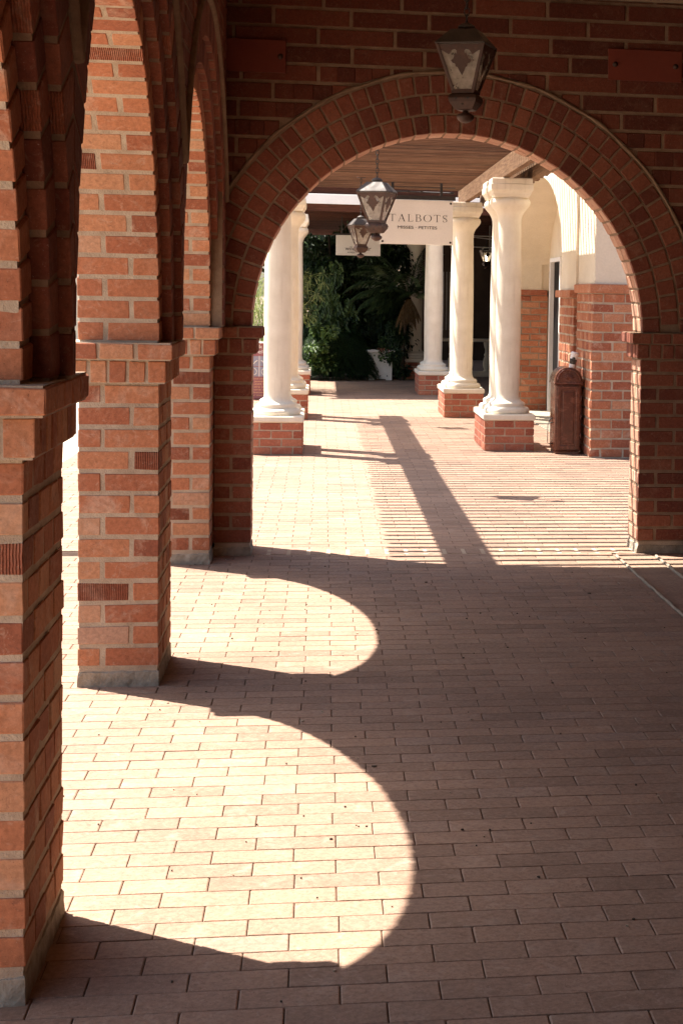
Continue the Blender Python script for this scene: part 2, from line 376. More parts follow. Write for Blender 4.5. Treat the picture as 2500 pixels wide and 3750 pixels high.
# ------------------------------------------------------------------ arcade
arc=thing('brick_arcade','red brick arcade of tall round arches on square piers along the left of the walkway','arcade')
piers=[Y1+SP*k for k in (-1,0,1,2)]
for k,y in enumerate(piers):
    mb=MB()
    pier_courses(mb,XO,XA,y,y+DP,.072,1.148,combed=.07,k0=k%2)
    p=mb.build('pier',BR,arc)
    mb=MB(); rough_base(mb,XO-.002,XA+.001,y-.002,y+DP+.002,.060); mb.box(XO+.004,XA-.004,y+.004,y+DP-.004,.03,.08,1); mb.build('concrete_base',[M['concrete'],M['mortar']],p)
    mb=MB(); corbel(mb,XO-.028,XA+.028,y-.028,y+DP+.028,1.148,1.236,.07); corbel(mb,XO-.052,XA+.052,y-.052,y+DP+.052,1.236,ZI,.115)
    mb.build('impost',BR,p)
def ring_bricks(mb,cy,r0,r1,xa,xb,n,half=pi/2,bi=0,jt=.014,xcuts=None,ymid=None,zmin=None,stag=True):
    """voussoirs in the plane of the arcade (ring axis along X); ymid clips where neighbours meet"""
    for i in range(n):
        t0=-pi/2+pi*i/n; t1=-pi/2+pi*(i+1)/n; g=jt/2/r0
        a,b=t0+g,t1-g
        lim=ymid or 9
        def P(x,r,t): return V(x,cy+max(-lim,min(lim,r*sin(t))),ZI+r*cos(t))
        xs=xcuts(i) if xcuts else [xa,xb]
        for q in range(len(xs)-1):
            u=xs[q]+(.008 if q else 0); w=xs[q+1]-(.008 if q<len(xs)-2 else 0)
            c=[P(u,r0,a),P(w,r0,a),P(w,r0,b),P(u,r0,b),P(u,r1,a),P(w,r1,a),P(w,r1,b),P(u,r1,b)]
            mb.hexa([jit(p,.0007) for p in c],.003,bi if R.random()>.05 else 2,rv())
ORD=[(XA,RA,RA+.115),(XA+.036,RA+.115,RA+.235),(XA+.064,RA+.235,RA+.40)]
XWALL=XA+.064
def arch_mortar(mb,cy,half,r0,x0,x1,ztop,m=1,N=40):
    """solid wall slab above the springing with a round opening"""
    pin=[];pout=[]
    for i in range(N+1):
        t=-pi/2+pi*i/N; s_,c_=sin(t),cos(t)
        pin.append((cy+r0*s_,ZI+max(0,r0*c_)))
        k=min(half/max(abs(s_),1e-6),(ztop-ZI)/max(c_,1e-6)); pout.append((cy+k*s_,ZI+max(0,k*c_)))
    # make sure the corners are hit
    cor=atan2(half,ztop-ZI)
    for sgn in (-1,1):
        j=min(range(N+1),key=lambda i:abs((-pi/2+pi*i/N)-sgn*cor)); pout[j]=(cy+sgn*half,ztop)
    n=N+1; vs=[]
    for X in (x0,x1):
        vs+=[V(X,a,b) for a,b in pin]+[V(X,a,b) for a,b in pout]
    F=[]
    for i in range(N):
        F.append([i,i+1,n+i+1,n+i]); F.append([2*n+i,3*n+i,3*n+i+1,2*n+i+1])
        F.append([i,2*n+i,2*n+i+1,i+1]); F.append([n+i,n+i+1,3*n+i+1,3*n+i])
    F.append([0,n,3*n,2*n]); F.append([N,2*n+N,3*n+N,n+N])
    mb.add(vs,F,m)
def wall_bricks(mb,u0,u1,z0,z1,L,co,jt,frame,keep,cuts,depth=.03,bi=0,off=0,j=.002):
    """face bricks on a plane; frame(u,z)->Vector, n normal; keep(u,z) test; cuts = [(cu,cz,r)] circles to clip"""
    f,n=frame; k=0; z=z0
    while z<z1-.01:
        u=u0-(L*.5 if k%2 else 0)-off
        za,zb=z+jt/2,min(z+co-jt/2,z1-.002)
        while u<u1:
            LL=L*R.uniform(.93,1.07); a=max(u+jt/2,u0); b=min(u+LL-jt/2,u1); u+=LL
            if b-a<.03: continue
            segs=[(a,b)]
            ds=[sqrt((p-cu)**2+(q-cz)**2)-r for cu,cz,r in cuts for p in (a,(a+b)/2,b) for q in (za,zb)]
            near=bool(ds) and min(ds)<0<max(ds)
            if near and L>.3: segs=[(a+(b-a)*q/4,a+(b-a)*(q+1)/4) for q in range(4)]
            for a2,b2 in segs:
                poly=[(a2,za),(b2,za),(b2,zb),(a2,zb)]
                for cu,cz,r in cuts:
                    mx,mz=(a2+b2)/2-cu,(za+zb)/2-cz; d=sqrt(mx*mx+mz*mz)+1e-9; mx/=d; mz/=d
                    out=[]
                    for i in range(len(poly)):
                        p,q=poly[i],poly[(i+1)%len(poly)]
                        dp=(p[0]-cu)*mx+(p[1]-cz)*mz-r; dq=(q[0]-cu)*mx+(q[1]-cz)*mz-r
                        if dp>=0: out.append(p)
                        if dp*dq<0:
                            t=dp/(dp-dq); out.append((p[0]+(q[0]-p[0])*t,p[1]+(q[1]-p[1])*t))
                    poly=out
                    if len(poly)<3: break
                if len(poly)<3: continue
                A=sum(poly[i][0]*poly[(i+1)%len(poly)][1]-poly[(i+1)%len(poly)][0]*poly[i][1] for i in range(len(poly)))/2
                if abs(A)<.0006 or not keep((a2+b2)/2,(za+zb)/2): continue
                h=R.uniform(-j,j)
                mb.poly([f(p,q)+n*h for p,q in poly],n,depth,.004,bi,rv())
        z+=co; k+=1
for k in range(3):
    cy=piers[k]+DP+RA
    mb=MB()
    nv=round(pi*RA/CO)
    ring_bricks(mb,cy,RA,RA+.115,XO,XA,nv,xcuts=lambda i:[XO,XO+WA*(.34 if i%2 else .66),XA])
    arch_mortar(mb,cy,SP/2,RA+.002,XO+.007,XA-.007,ZC+.3,1)
    a=mb.build('arch',BR,arc)
    mb=MB(); (x_,r0,r1)=ORD[1]
    ring_bricks(mb,cy,r0,r1,XA-.02,x_,round(pi*r0/.105),ymid=SP/2-.005)
    arch_mortar(mb,cy,SP/2,r0+.0025,XA-.006,x_-.003,ZC+.02,1)
    (x_,r0,r1)=ORD[2]
    ring_bricks(mb,cy,r0,r1,XA-.02,x_,round(pi*r0/.105),ymid=SP/2-.003)
    arch_mortar(mb,cy,SP/2,r0+.0025,XA-.005,x_-.003,ZC+.02,1)
    f=(lambda u,z:V(XWALL,u,z)),V(1,0,0)
    wall_bricks(mb,cy-SP/2,cy+SP/2,ZI+.34,ZC,.235,CO,.015,f,lambda u,z:True,[(cy,ZI,ORD[2][2]+.02)])
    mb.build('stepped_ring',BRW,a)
    mb=MB(); hr=ORD[2][2]+.012; tm=math.asin(min(1,(SP/2-.01)/hr))
    mb.tube([V(XWALL+.004,cy+hr*sin(-tm+2*tm*i/40),ZI+hr*cos(-tm+2*tm*i/40)) for i in range(41)],.017,8)
    mb.build('hood_mould',[M['mortar_wall']],a)
# outer face bricks of the arcade above the springing are plain: not in view, seen only edge on
mb=MB(); mb.box(XO,XWALL,piers[0]-2.6,piers[0],0,ZC+.3,0); mb.build('light_stop_wall',[M['brick']],arc)  # unseen solid wall added in place of further arches, dims the walkway
# wall stub from the last pier to behind the cross wall
mb=MB(); pier_courses(mb,XO,XA-.002,piers[3]+DP+.004,piers[3]+DP+.30,.0,ZC,combed=0); mb.build('wall_stub',BR,arc)
mb=MB(); mb.box(XO+.007,XWALL-.004,piers[3]+.02,piers[3]+DP-.003,ZI+.002,ZC+.3,1); 
pier_courses(mb,XO,XA-.001,piers[3]+.006,piers[3]+DP-.004,ZI+.004,ZC,combed=.05)
f=(lambda u,z:V(XWALL,u,z)),V(1,0,0)
wall_bricks(mb,piers[3]+.035,YW-.006,ZI+.004,ZC,.235,CO,.014,f,lambda u,z:True,[],bi=3); mb.build('corner_pier',[M['brick'],M['mortar_wall'],M['combed'],M['shadebrick']],arc)

# roof and ceiling over the walkway, inner shop wall on the right (outside the frame)
mb=MB(); mb.box(XO+.02,3.3,piers[0]-2.6,YW+TW+.02,ZC+.31,ZC+.5,0); mb.box(XWALL+.003,3.0,piers[0]-2.6,YW-.01,ZC,ZC+.3,1)
o=mb.build('walkway_roof',[M['concrete'],M['plaster']],None,label='flat roof with pale plaster ceiling over the brick walkway',category='roof')
mb=MB(); mb.box(3.0,3.3,piers[0]-2.6,YW-.01,0,ZC+.3,0); mb.box(XO,3.3,piers[0]-2.9,piers[0]-2.6,0,ZC+.3,0)  # second box: unseen wall added behind the camera to keep light out
mb.build('shop_wall_and_light_stop',[M['adobe']],None,label='brick shop wall right of the walkway, with an added light-blocking wall at the near end',category='wall')

# ------------------------------------------------------------------ cross wall with the big round arch
cw=thing('arched_wall','dark brick cross wall pierced by one wide round arch with three header rings','wall')
XE=3.3
def jamb(x0,x1,nm):
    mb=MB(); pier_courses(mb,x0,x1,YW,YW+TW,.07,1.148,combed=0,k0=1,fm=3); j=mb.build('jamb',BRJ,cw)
    mb=MB(); rough_base(mb,x0-.001,x1+.001,YW-.002,YW+TW+.002,.050); mb.box(x0+.007,x1-.007,YW+.005,YW+TW-.005,.03,.08,1); mb.build('concrete_base',[M['concrete'],M['mortar']],j)
    mb=MB()
    a0,a1=(x0,x1+.028) if nm=='l' else (x0-.028,x1); b0,b1=(x0,x1+.06) if nm=='l' else (x0-.06,x1)
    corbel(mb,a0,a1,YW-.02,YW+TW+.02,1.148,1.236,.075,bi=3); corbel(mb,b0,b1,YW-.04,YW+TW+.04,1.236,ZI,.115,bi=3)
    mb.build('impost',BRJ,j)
jamb(XA+.002,XL,'l'); jamb(XR,XE,'r')
mb=MB()
def CP(y,r,t): return V(XC+r*sin(t),y,ZI+r*cos(t))
rr=RC
for q in range(3):
    r0=RC+q*.113; r1=r0+.10; n=round(pi*r0/.087); 
    for i in range(n):
        g=.0065/r0; a=-pi/2+pi*(i+(.5 if q==1 else 0))/n+g; b=-pi/2+pi*(i+1+(.5 if q==1 else 0))/n-g
        if b>pi/2: continue
        xm=XC+r0*sin((a+b)/2)
        if xm<XA+.05: continue
        if q==0: ys=[(YW,YW+.035,0),(YW+.037,YW+.16,3),(YW+.172,YW+TW,3)]  # shaded copy on the front slice, lit copy along the soffit
        else: ys=[(YW,YW+.1,0)]
        for (ya,yb,mm) in ys:
            c=[CP(ya,r0,a),CP(ya,r0,b),CP(yb,r0,b),CP(yb,r0,a),CP(ya,r1,a),CP(ya,r1,b),CP(yb,r1,b),CP(yb,r1,a)]
            h=V(0,R.uniform(-.002,.002),0)
            mb.hexa([jit(p,.0015)+h for p in c],.003,mm,rv())
# mortar slab with the opening
def xz_mortar(mb,x0,x1,r0,y0,y1,ztop,m,N=64):
    pin=[];pout=[]
    for i in range(N+1):
        t=-pi/2+pi*i/N; s_,c_=sin(t),cos(t); pin.append((XC+r0*s_,ZI+max(0,r0*c_)))
        lim=(XC-x0) if s_<0 else (x1-XC)
        k=min(lim/max(abs(s_),1e-6),(ztop-ZI)/max(c_,1e-6)); pout.append((XC+k*s_,ZI+max(0,k*c_)))
    for sgn,lim in ((-1,XC-x0),(1,x1-XC)):
        cor=sgn*atan2(lim,ztop-ZI); j=min(range(N+1),key=lambda i:abs((-pi/2+pi*i/N)-cor)); pout[j]=(XC+sgn*lim,ztop)
    n=N+1; vs=[]
    for Y in (y0,y1): vs+=[V(a,Y,b) for a,b in pin]+[V(a,Y,b) for a,b in pout]
    F=[]
    for i in range(N):
        F.append([i,n+i,n+i+1,i+1]); F.append([2*n+i,2*n+i+1,3*n+i+1,3*n+i]); F.append([i,i+1,2*n+i+1,2*n+i])
    mb.add(vs,F,m)
xz_mortar(mb,XA+.003,XE,RC+.003,YW+.007,YW+TW-.007,ZC+.5,1)
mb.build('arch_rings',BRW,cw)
mb=MB(); f=(lambda u,z:V(u,YW,z)),V(0,-1,0)
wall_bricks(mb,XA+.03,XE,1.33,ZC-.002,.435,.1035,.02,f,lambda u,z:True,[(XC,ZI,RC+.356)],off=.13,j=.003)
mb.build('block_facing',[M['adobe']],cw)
mb=MB(); hr=RC+.345
pts=[V(XC+hr*sin(t),YW-.004+.002*sin(9*t),ZI+hr*cos(t)+.004*sin(23*t)) for t in [-1.02+2.5*i/80 for i in range(81)]]
mb.tube(pts,[.009+.003*sin(i*1.7)+.002*sin(i*5.1) for i in range(81)],8)
mb.build('hood_mould',[M['mortar_wall']],cw)

def plaque(x0,x1,z0,z1,bolts,label):
    mb=MB(); mb.box(x0,x1,YW-.022,YW-.008,z0,z1,0,None,.002)
    o=mb.build('wall_plate',[M['plaque']],None,label=label,category='metal plate',group='painted plates bolted over the arch')
    for bx in bolts:
        mb=MB(); mb.lathe([(.016,0),(.016,.003),(.009,.004),(.009,.012),(.004,.014)],0,0,12)
        mb.v=[(bx+v[0],YW-.022-v[2],(z0+z1)/2+v[1]) for v in mb.v]
        mb.build('bolt',[M['copper']],o)
plaque(-.549,-.215,2.721,2.902,[-.245],'dark red painted plate bolted to the wall at the left corner')
plaque(1.61,2.044,2.757,2.935,[1.65,2.005],'dark red painted plate bolted to the wall right of the nearest lantern')

# ------------------------------------------------------------------ paving
def pave(mb,x0,x1,y0,y1,bw=.0985,bl=.214,gap=.0026,test=None):
    j=0; y=y0
    while y<y1-.01:
        x=x0-(bl/2 if j%2 else 0)+R.uniform(-.007,.007); ye=min(y+bw,y1)
        wob=0
        while x<x1:
            a=max(x+gap/2,x0); b=min(x+bl-gap/2,x1); x+=bl
            if b-a<.02 or (test and not test((a+b)/2,(y+ye)/2)): continue
            dz=[R.uniform(-.0005,.0005) for _ in range(3)]
            def z_(u,v): return .0+dz[0]+dz[1]*(u-.5)*1.2+dz[2]*(v-.5)
            g=R.uniform(.0024,.005); sk=R.uniform(-.0012,.0012)
            P=[V(a,y+g/2+sk+wob,z_(0,0)),V(b,y+g/2-sk+wob,z_(1,0)),V(b,ye-g/2-sk+wob,z_(1,1)),V(a,ye-g/2+sk+wob,z_(0,1))]
            mb.poly(P,V(0,0,1),.03,R.uniform(.0012,.0026),0,rv())
        y+=bw; j+=1
mb=MB()
pave(mb,-2.2,1.692,2.1,9.36)
pave(mb,-2.2,2.96,9.555,23.2,test=lambda x,y:not(x>2.52 and y>15))
pave(mb,-2.2,3.6,23.2,29.6)
mb.box(-2.2,1.692,2.1,9.36,-.05,-.006,1); mb.box(-2.2,3.6,9.36,29.6,-.05,-.0047,1)
mb.build('brick_paving',[M['paver'],M['sand']],None,kind='structure')
# threshold: a soldier course with wide pale joints
mb=MB(); x=XL-.0
while x<XR-.02:
    w=min(.091,XR-x-.004)
    mb.poly([V(x,9.37,.003),V(x+w,9.37,.001),V(x+w,9.545,.003),V(x,9.545,.002)],V(0,0,1),.03,.004,0,rv()); x+=.112
mb.box(XL-.01,XR+.01,9.364,9.552,-.04,.0,1)
mb.build('threshold_course',[M['paver'],M['mortar']],None,kind='structure')
# border strips on the right of the walkway
mb=MB()
y=2.1
while y<9.25:
    mb.poly([V(1.716,y+.001,-.001),V(1.922,y+.001,0),V(1.922,y+.103,.001),V(1.716,y+.103,0)],V(0,0,1),.03,.0015,0,(R.uniform(0,.3),.2,R.random()))
    for xx in (1.948,2.162,2.376,2.59,2.804):
        mb.poly([V(xx,y+.001,-.001),V(xx+.212,y+.001,0),V(xx+.212,y+.103,.001),V(xx,y+.103,0)],V(0,0,1),.03,.0015,0,(R.uniform(0,.35),.3,R.random()))
    y+=.105
mb.box(1.70,3.05,2.1,9.30,-.05,-.004,1)
for xx in (1.704,1.935):
    mb.tube([V(xx+R.uniform(-.003,.003),2.1+i*.06,.001+R.uniform(-.002,.002)) for i in range(120)],[R.uniform(.007,.012) for i in range(120)],6,1)
mb.build('border_paving',[M['paver'],M['mortar_dk']],None,kind='structure')
mb=MB()
for i in range(150):
    x=R.uniform(-1.0,1.65); y=R.uniform(2.7,9.2); a=R.uniform(0,pi); q=R.uniform(.0018,.0048)*(1.8 if R.random()<.1 else 1)
    pts=[V(x+q*cos(a+k*1.2566)*R.uniform(.5,1.4),y+q*sin(a+k*1.2566)*R.uniform(.5,1.4),.0045) for k in range(5)]
    mb.poly(pts,V(0,0,1),.0035,.0005,0 if R.random()<.6 else 1,rv())
mb.build('grit',[M['bark'],M['mortar']],None,kind='stuff',label='tiny bits of grit and dry leaf scattered on the brick paving',category='grit')
# far ground sheet with the same paving in the material
m,nt,b=mat('distant_paving'); br=nd(nt,'ShaderNodeTexBrick'); nt.links.new(coords(nt),br.inputs['Vector'])
br.inputs['Scale'].default_value=1; br.inputs['Brick Width'].default_value=.212; br.inputs['Row Height'].default_value=.105; br.inputs['Mortar Size'].default_value=.003
br.inputs['Color1'].default_value=(.36,.24,.18,1); br.inputs['Color2'].default_value=(.30,.21,.165,1); br.inputs['Mortar'].default_value=(.15,.1,.07,1)
nt.links.new(br.outputs[0],b.inputs['Base Color']); b.inputs['Roughness'].default_value=.85
mb=MB(); mb.add([V(-400,-300,-.008),V(400,-300,-.008),V(400,500,-.008),V(-400,500,-.008)],[[0,1,2,3]]); mb.build('ground',[m],None,kind='structure')
mb=MB(); mb.box(-40,-2.2,-20,60,-.03,-.003,0); mb.build('plaza_bounce_slab',[M['bounce_ground']],None,kind='structure')  # unseen slab, added in a pale tone to bounce light into the arcade
mb=MB(); mb.box(-2.2,3.0,-2.0,2.1,-.03,-.002,0); mb.build('walkway_floor',[m],None,kind='structure')
mb=MB(); mb.box(2.5,3.3,15.0,24,-.02,.012,0,None,.004); mb.build('shop_step',[M['concrete']],None,kind='structure')

# ------------------------------------------------------------------ paired columns on brick pedestals
def column_pair():
    root=thing('paired_columns','','columns')
    mb=MB(); W2=.24; D=1.06
    n=4; h=.30/n; jt=.012
    mb.box(-W2+.006,W2-.006,.006,D-.006,-.01,.30,1)
    for i in range(n):
        za=i*h+jt/2; zb=(i+1)*h-jt/2; L=.197
        for (ya,yb) in ((0,.095),(D-.095,D)):
            x=-W2; first=True; st=L*.45 if i%2 else L
            st=L*.47 if i%2 else L
            xs=[-W2]
            p=-W2+st
            while p<W2-.03: xs.append(p); p+=L
            xs.append(W2)
            for a in range(len(xs)-1):
                fbrick(mb,xs[a]+(jt/2 if a else 0),xs[a+1]-(jt/2 if a<len(xs)-2 else 0),ya,yb,za,zb,0,.003,.001)
        ys=[.1]; p=.1+(.1 if i%2 else .2)
        while p<D-.13: ys.append(p); p+=L
        ys.append(D-.1)
        for sx in (-1,1):
            for a in range(len(ys)-1):
                x0,x1=(-W2,-W2+.09) if sx<0 else (W2-.09,W2)
                fbrick(mb,x0,x1,ys[a]+jt/2,ys[a+1]-jt/2,za,zb,0,.003,.001)
    ped=mb.build('pedestal',[M['pedbrick'],M['mortar']],root)
    mb=MB(); mb.box(-W2-.012,W2+.012,-.012,D+.012,.30,.358,0,None,.009); mb.build('plinth',[M['column']],ped)
    shaft=[(.213,.358),(.222,.372),(.222,.395),(.207,.414),(.178,.420),(.176,.432),(.178,.440),(.180,.455),(.163,.468),(.148,.474),(.132,.487),(.122,.505),(.117,.54)]
    for i in range(1,15):
        t=i/15; z=.54+t*(2.20-.54); shaft.append((.117+.008*sin(pi*min(1,t*1.05))-.006*t,z))
    shaft+=[(.111,2.215),(.113,2.25),(.122,2.285),(.140,2.320),(.165,2.35),(.186,2.376),(.196,2.398),(.198,2.420),(.190,2.440),(.172,2.452),(.166,2.458)]
    for y in (.25,.81):
        mb=MB(); mb.lathe(shaft,0,y,40); c=mb.build('column_shaft',[M['column']],root)
        mb=MB(); mb.square([(.163,2.455),(.168,2.468),(.176,2.474),(.180,2.49),(.192,2.512),(.199,2.52),(.202,2.535),(.203,2.578),(.199,2.583),(.196,2.586),(.194,2.630),(.188,2.640)],0,y)
        mb.build('capital',[M['column']],c)
    return root
cp=column_pair()
spots=[(1.795,15.61,'r'),(1.72,19.876,'r'),(1.665,24.288,'r'),(1.64,28.95,'r'),(1.63,33.4,'r'),(1.62,37.8,'r'),(-.415,15.163,'l'),(-.408,19.392,'l'),(-.415,24.055,'l')]
labs=['nearest pair of cream columns on the right, just left of the litter bin',
'second pair of cream columns on the right, at the right edge of the large white shop sign',
'third pair of cream columns on the right, rising from under the large white shop sign',
'shaded pair of cream columns behind the palm, beside the white planter',
'shaded column pair behind the one at the palm, its capitals showing left of the palm top',
'farthest shaded column pair, its capitals just right of the smaller shop sign',
'nearest pair of cream columns on the left, seen just past the left jamb of the big arch',
'second pair of cream columns on the left, half hidden by the nearest left pair',
'farthest pair of cream columns on the left, touching the bright green shrub']
for i,(x,y,s_) in enumerate(spots):
    o=cp if i==0 else copy_tree(cp)
    o.location=(x,y,0); o['label']=labs[i]; o['group']='paired columns lining the far walkway'

# ------------------------------------------------------------------ pergola: beams and laths
pg=thing('lath_pergola','pergola roof of closely set brown laths on long beams beyond the big arch','pergola')
ZB0,ZB1=2.645,2.832
mb=MB(); mb.box(1.705,1.772,YW+TW+.01,21.0,ZB0,ZB1,0,rv(),.004); mb.build('beam',[M['beam']],pg)
mb=MB(); mb.box(1.985,2.075,YW+TW+.01,21.0,ZB0+.003,ZB1,0,rv(),.004); mb.build('beam',[M['beam']],pg)
mb=MB(); mb.box(-.545,-.46,YW+TW+.01,21.0,ZB0,ZB1,0,rv(),.004); mb.build('beam',[M['beam']],pg)
mb=MB(); mb.box(-.40,-.335,YW+TW+.01,21.0,ZB0,ZB1,0,rv(),.004); mb.build('beam',[M['beam']],pg)
mb=MB(); mb.box(1.778,1.95,YW+TW+.01,21.0,ZB1-.028,ZB1-.003,0,rv()); mb.build('beam_board',[M['beam']],pg)
y=YW+TW+.05; 
while y<21.0:
    mb=MB(); a=R.uniform(-.004,.004); wv=R.uniform(.035,.042); hh=R.uniform(.055,.068)
    tt=(R.random(),.5,.5); N=10; xs=[-.93+R.uniform(-.015,.015)+(2.43+.93)*i/N for i in range(N+1)]
    for i in range(N):
        s0=.004*sin(xs[i]*2.3+y*7)+a; s1=.004*sin(xs[i+1]*2.3+y*7)+a
        mb.hexa([V(xs[i],y+s0,ZB1+.002),V(xs[i+1],y+s1,ZB1+.002),V(xs[i+1],y+s1+wv,ZB1+.002),V(xs[i],y+s0+wv,ZB1+.002),V(xs[i],y+s0,ZB1+hh),V(xs[i+1],y+s1,ZB1+hh),V(xs[i+1],y+s1+wv,ZB1+hh),V(xs[i],y+s0+wv,ZB1+hh)],0,0,tt)
    mb.build('slat',[M['lath']],pg); y+=.164

# ------------------------------------------------------------------ shop facade on the right
fa=thing('shop_facade','cream stucco shopfront over a brick base, with a round-headed entrance bay, right of the columns','building')
def brickwall(mb,x0,x1,y0,y1,z0,z1,co=.091,L=.2):
    mb.box(x0+.006,x1-.006,y0+.006,y1-.006,z0,z1,1)
    f=(lambda u,z:V(u,y0,z)),V(0,-1,0); g=(lambda u,z:V(x0,u,z)),V(-1,0,0)
    n=round((z1-z0)/co); h=(z1-z0)/n
    for i in range(n):
        za=z0+i*h+.008; zb=z0+(i+1)*h-.008
        # corner brick
        cx=L if i%2 else L*.52; cy=.11
        fbrick(mb,x0,min(x0+cx-.008,x1),y0,y0+cy,za,zb,0,.006,.003)
        u=x0+cx+.004
        while u<x1-.02:
            e=min(u+L*R.uniform(.95,1.05),x1); mb.poly([V(p,y0,q)+V(0,R.uniform(-.003,.003),0) for p,q in ((u,za),(e-.012,za),(e-.012,zb),(u,zb))],V(0,-1,0),.03,.006,0,rv()); u=e
        u=y0+cy+.012; 
        while u<y1-.02:
            w=.11 if i%2 else .13; e=min(u+w*R.uniform(.9,1.1),y1); dd=R.uniform(-.004,.004)
            mb.poly([V(x0+dd,p,q) for p,q in ((u,za),(e-.012,za),(e-.012,zb),(u,zb))],V(-1,0,0),.03,.007,0,rv()); u=e
FB=[M['facbrick'],M['mortar']]; FB2=[M['facbrick'],M['mortar_dk']]
XF=2.485
mb=MB(); brickwall(mb,XF,5.0,14.98,15.96,0,1.545); mb.box(XF-.03,5.0,14.955,15.95,1.545,1.63,0,rv(),.006); w1=mb.build('brick_base',FB,fa)
mb=MB(); brickwall(mb,XF-.03,2.93,15.97,16.93,0,1.50); mb.box(XF-.075,2.93,15.962,16.95,1.50,1.575,0,rv(),.006); mb.build('brick_base',FB,fa)
mb=MB(); brickwall(mb,XF-.03,2.928,21.2,22.3,0,1.52,.085,.24); mb.box(XF-.06,2.905,21.17,22.3,1.52,1.59,0,rv(),.006); mb.build('brick_base',FB2,fa)
# stucco: front block, upper wall with elliptical opening, recess
mb=MB(); mb.box(XF+.012,5.0,14.995,15.965,1.62,4.4,0,None,.01)
y0,y1=15.955,22.3; cyE,aE,bE,zE=19.07,2.12,.977,1.92; x0,x1=XF-.012,2.93; zt=4.4
ys=[y0]+[cyE-aE*cos(pi*i/36) for i in range(37)]+[y1]
def zo(y):
    d=1-((y-cyE)/aE)**2; return zE+bE*sqrt(max(0,d))
mb.box(x0,x1-.1,y0,cyE-aE,1.57,zE,0); mb.box(x0,x1-.1,cyE+aE+.0,y1,1.58,zE,0)
mb.box(x0,x1-.1,y0,cyE-aE,zE,zt,0); mb.box(x0,x1-.1,cyE+aE,y1,zE,zt,0)
vs=[];F=[]
pts=[(cyE-aE*cos(pi*i/36)) for i in range(37)]
for X in (x0,2.93):
    for yy in pts: vs.append(V(X,yy,zo(yy))); 
    for yy in pts: vs.append(V(X,yy,zt))
n=37
for i in range(n-1):
    F.append([i,n+i,n+i+1,i+1]); F.append([2*n+i,2*n+i+1,3*n+i+1,3*n+i]); F.append([i,i+1,2*n+i+1,2*n+i])
mb.add(vs,F,0)
mb.box(2.93,3.1,16.9,20.03,0,3.2,0); mb.box(2.93,3.1,20.03,22.3,1.99,3.2,0); mb.box(2.93,3.1,20.95,22.3,0,1.99,0)
mb.box(2.45+.03,2.93,21.225,22.28,1.58,3.2,0)
mb.build('stucco_wall',[M['stucco']],fa)
mb=MB(); mb.box(2.955,2.985,20.06,20.92,.02,1.96,0); d=mb.build('door',[M['glassdark']],fa)
mb=MB(); mb.box(2.90,2.955,20.90,20.96,0,2.0,0); mb.box(2.90,2.955,20.02,20.07,0,2.0,0); mb.box(2.90,2.955,20.07,20.90,1.95,2.0,0); mb.build('door_frame',[M['white']],d)

# ------------------------------------------------------------------ litter bin and paper cup
bn=thing('litter_bin','brown enamelled round-topped litter bin with a paper cup standing on it','litter bin')
bx0,bx1,by0,by1=2.196,2.452,15.32,15.66
def archprof(x0,x1,zs,rz,n=14,ins=0):
    cx=(x0+x1)/2; rx=(x1-x0)/2-ins
    return [(cx-rx*cos(pi*i/n),zs+(rz-ins)*sin(pi*i/n)) for i in range(n+1)]
def prism(mb,outline,y0,y1,m=0):
    k=len(outline); vs=[V(x,y0,z) for x,z in outline]+[V(x,y1,z) for x,z in outline]
    c=len(vs); F=[list(range(k))[::-1] if False else list(range(k)),[k+i for i in range(k)][::-1]]
    for i in range(k): j=(i+1)%k; F.append([i,k+i,k+j,j])
    mb.add(vs,F,m)
mb=MB()
mb.box(bx0+.012,bx1-.012,by0+.01,by1-.01,0,.03,0,None,.004)
mb.box(bx0,bx1,by0,by1,.03,.675,0,None,.012)
body=mb.build('body',[M['bin']],bn)
mb=MB(); e=.035                                   # recessed door panel with raised frame
for (a,b,c,d) in ((bx0+.02,bx1-.02,.05,.05+e),(bx0+.02,bx1-.02,.655-e,.655),(bx0+.02,bx0+.02+e,.05,.655),(bx1-.02-e,bx1-.02,.05,.655)):
    mb.box(a,b,by0-.012,by0+.002,c,d,0,None,.004)
mb.box(bx0+.075,bx1-.075,by0-.006,by0+.002,.105,.60,0,None,.004)
dr=mb.build('door',[M['bin']],body)
for z in (.18,.36,.54): mb=MB(); mb.tube([V(bx1-.008,by0-.014,z-.025),V(bx1-.008,by0-.014,z+.025)],.007,8); mb.build('hinge',[M['bin']],dr)
mb=MB()
out=[(bx0-.006,.672)]+archprof(bx0-.006,bx1+.006,.70,.135)+[(bx1+.006,.672)]
prism(mb,out[::-1],by0-.008,by1+.008)
mb.box(bx0-.01,bx1+.01,by0-.014,by1+.012,.672,.69,0,None,.003)
hood=mb.build('domed_top',[M['bin']],bn)
mb=MB()
arcp=archprof(bx0,bx1,.70,.13,18,.018)
mb.tube([V(x,by0-.012,z) for x,z in arcp],.011,8)
arcp=archprof(bx0,bx1,.705,.12,10,.045)
prism(mb,([(arcp[0][0],.70)]+arcp+[(arcp[-1][0],.70)])[::-1],by0-.014,by0-.002)
for k in range(7):
    a=pi*(.14+.72*k/6); cx=(bx0+bx1)/2
    mb.tube([V(cx,by0-.016,.715),V(cx-.055*cos(a),by0-.018,.715+.06*sin(a))],[.003,.006],6)
mb.build('shell_relief',[M['bin']],hood)
mb=MB(); hx=bx0-.003
mb.tube([V(hx,by0+.06,.30),V(hx-.045,by0+.06,.30),V(hx-.055,by0+.06,.29),V(hx-.055,by0+.06,.11),V(hx-.045,by0+.06,.10),V(hx,by0+.06,.10)],.004,8)
mb.tube([V(hx,by0+.10,.34),V(hx-.03,by0+.09,.335),V(hx-.045,by0+.07,.30)],.006,8); mb.build('wire_handle',[M['black']],body)
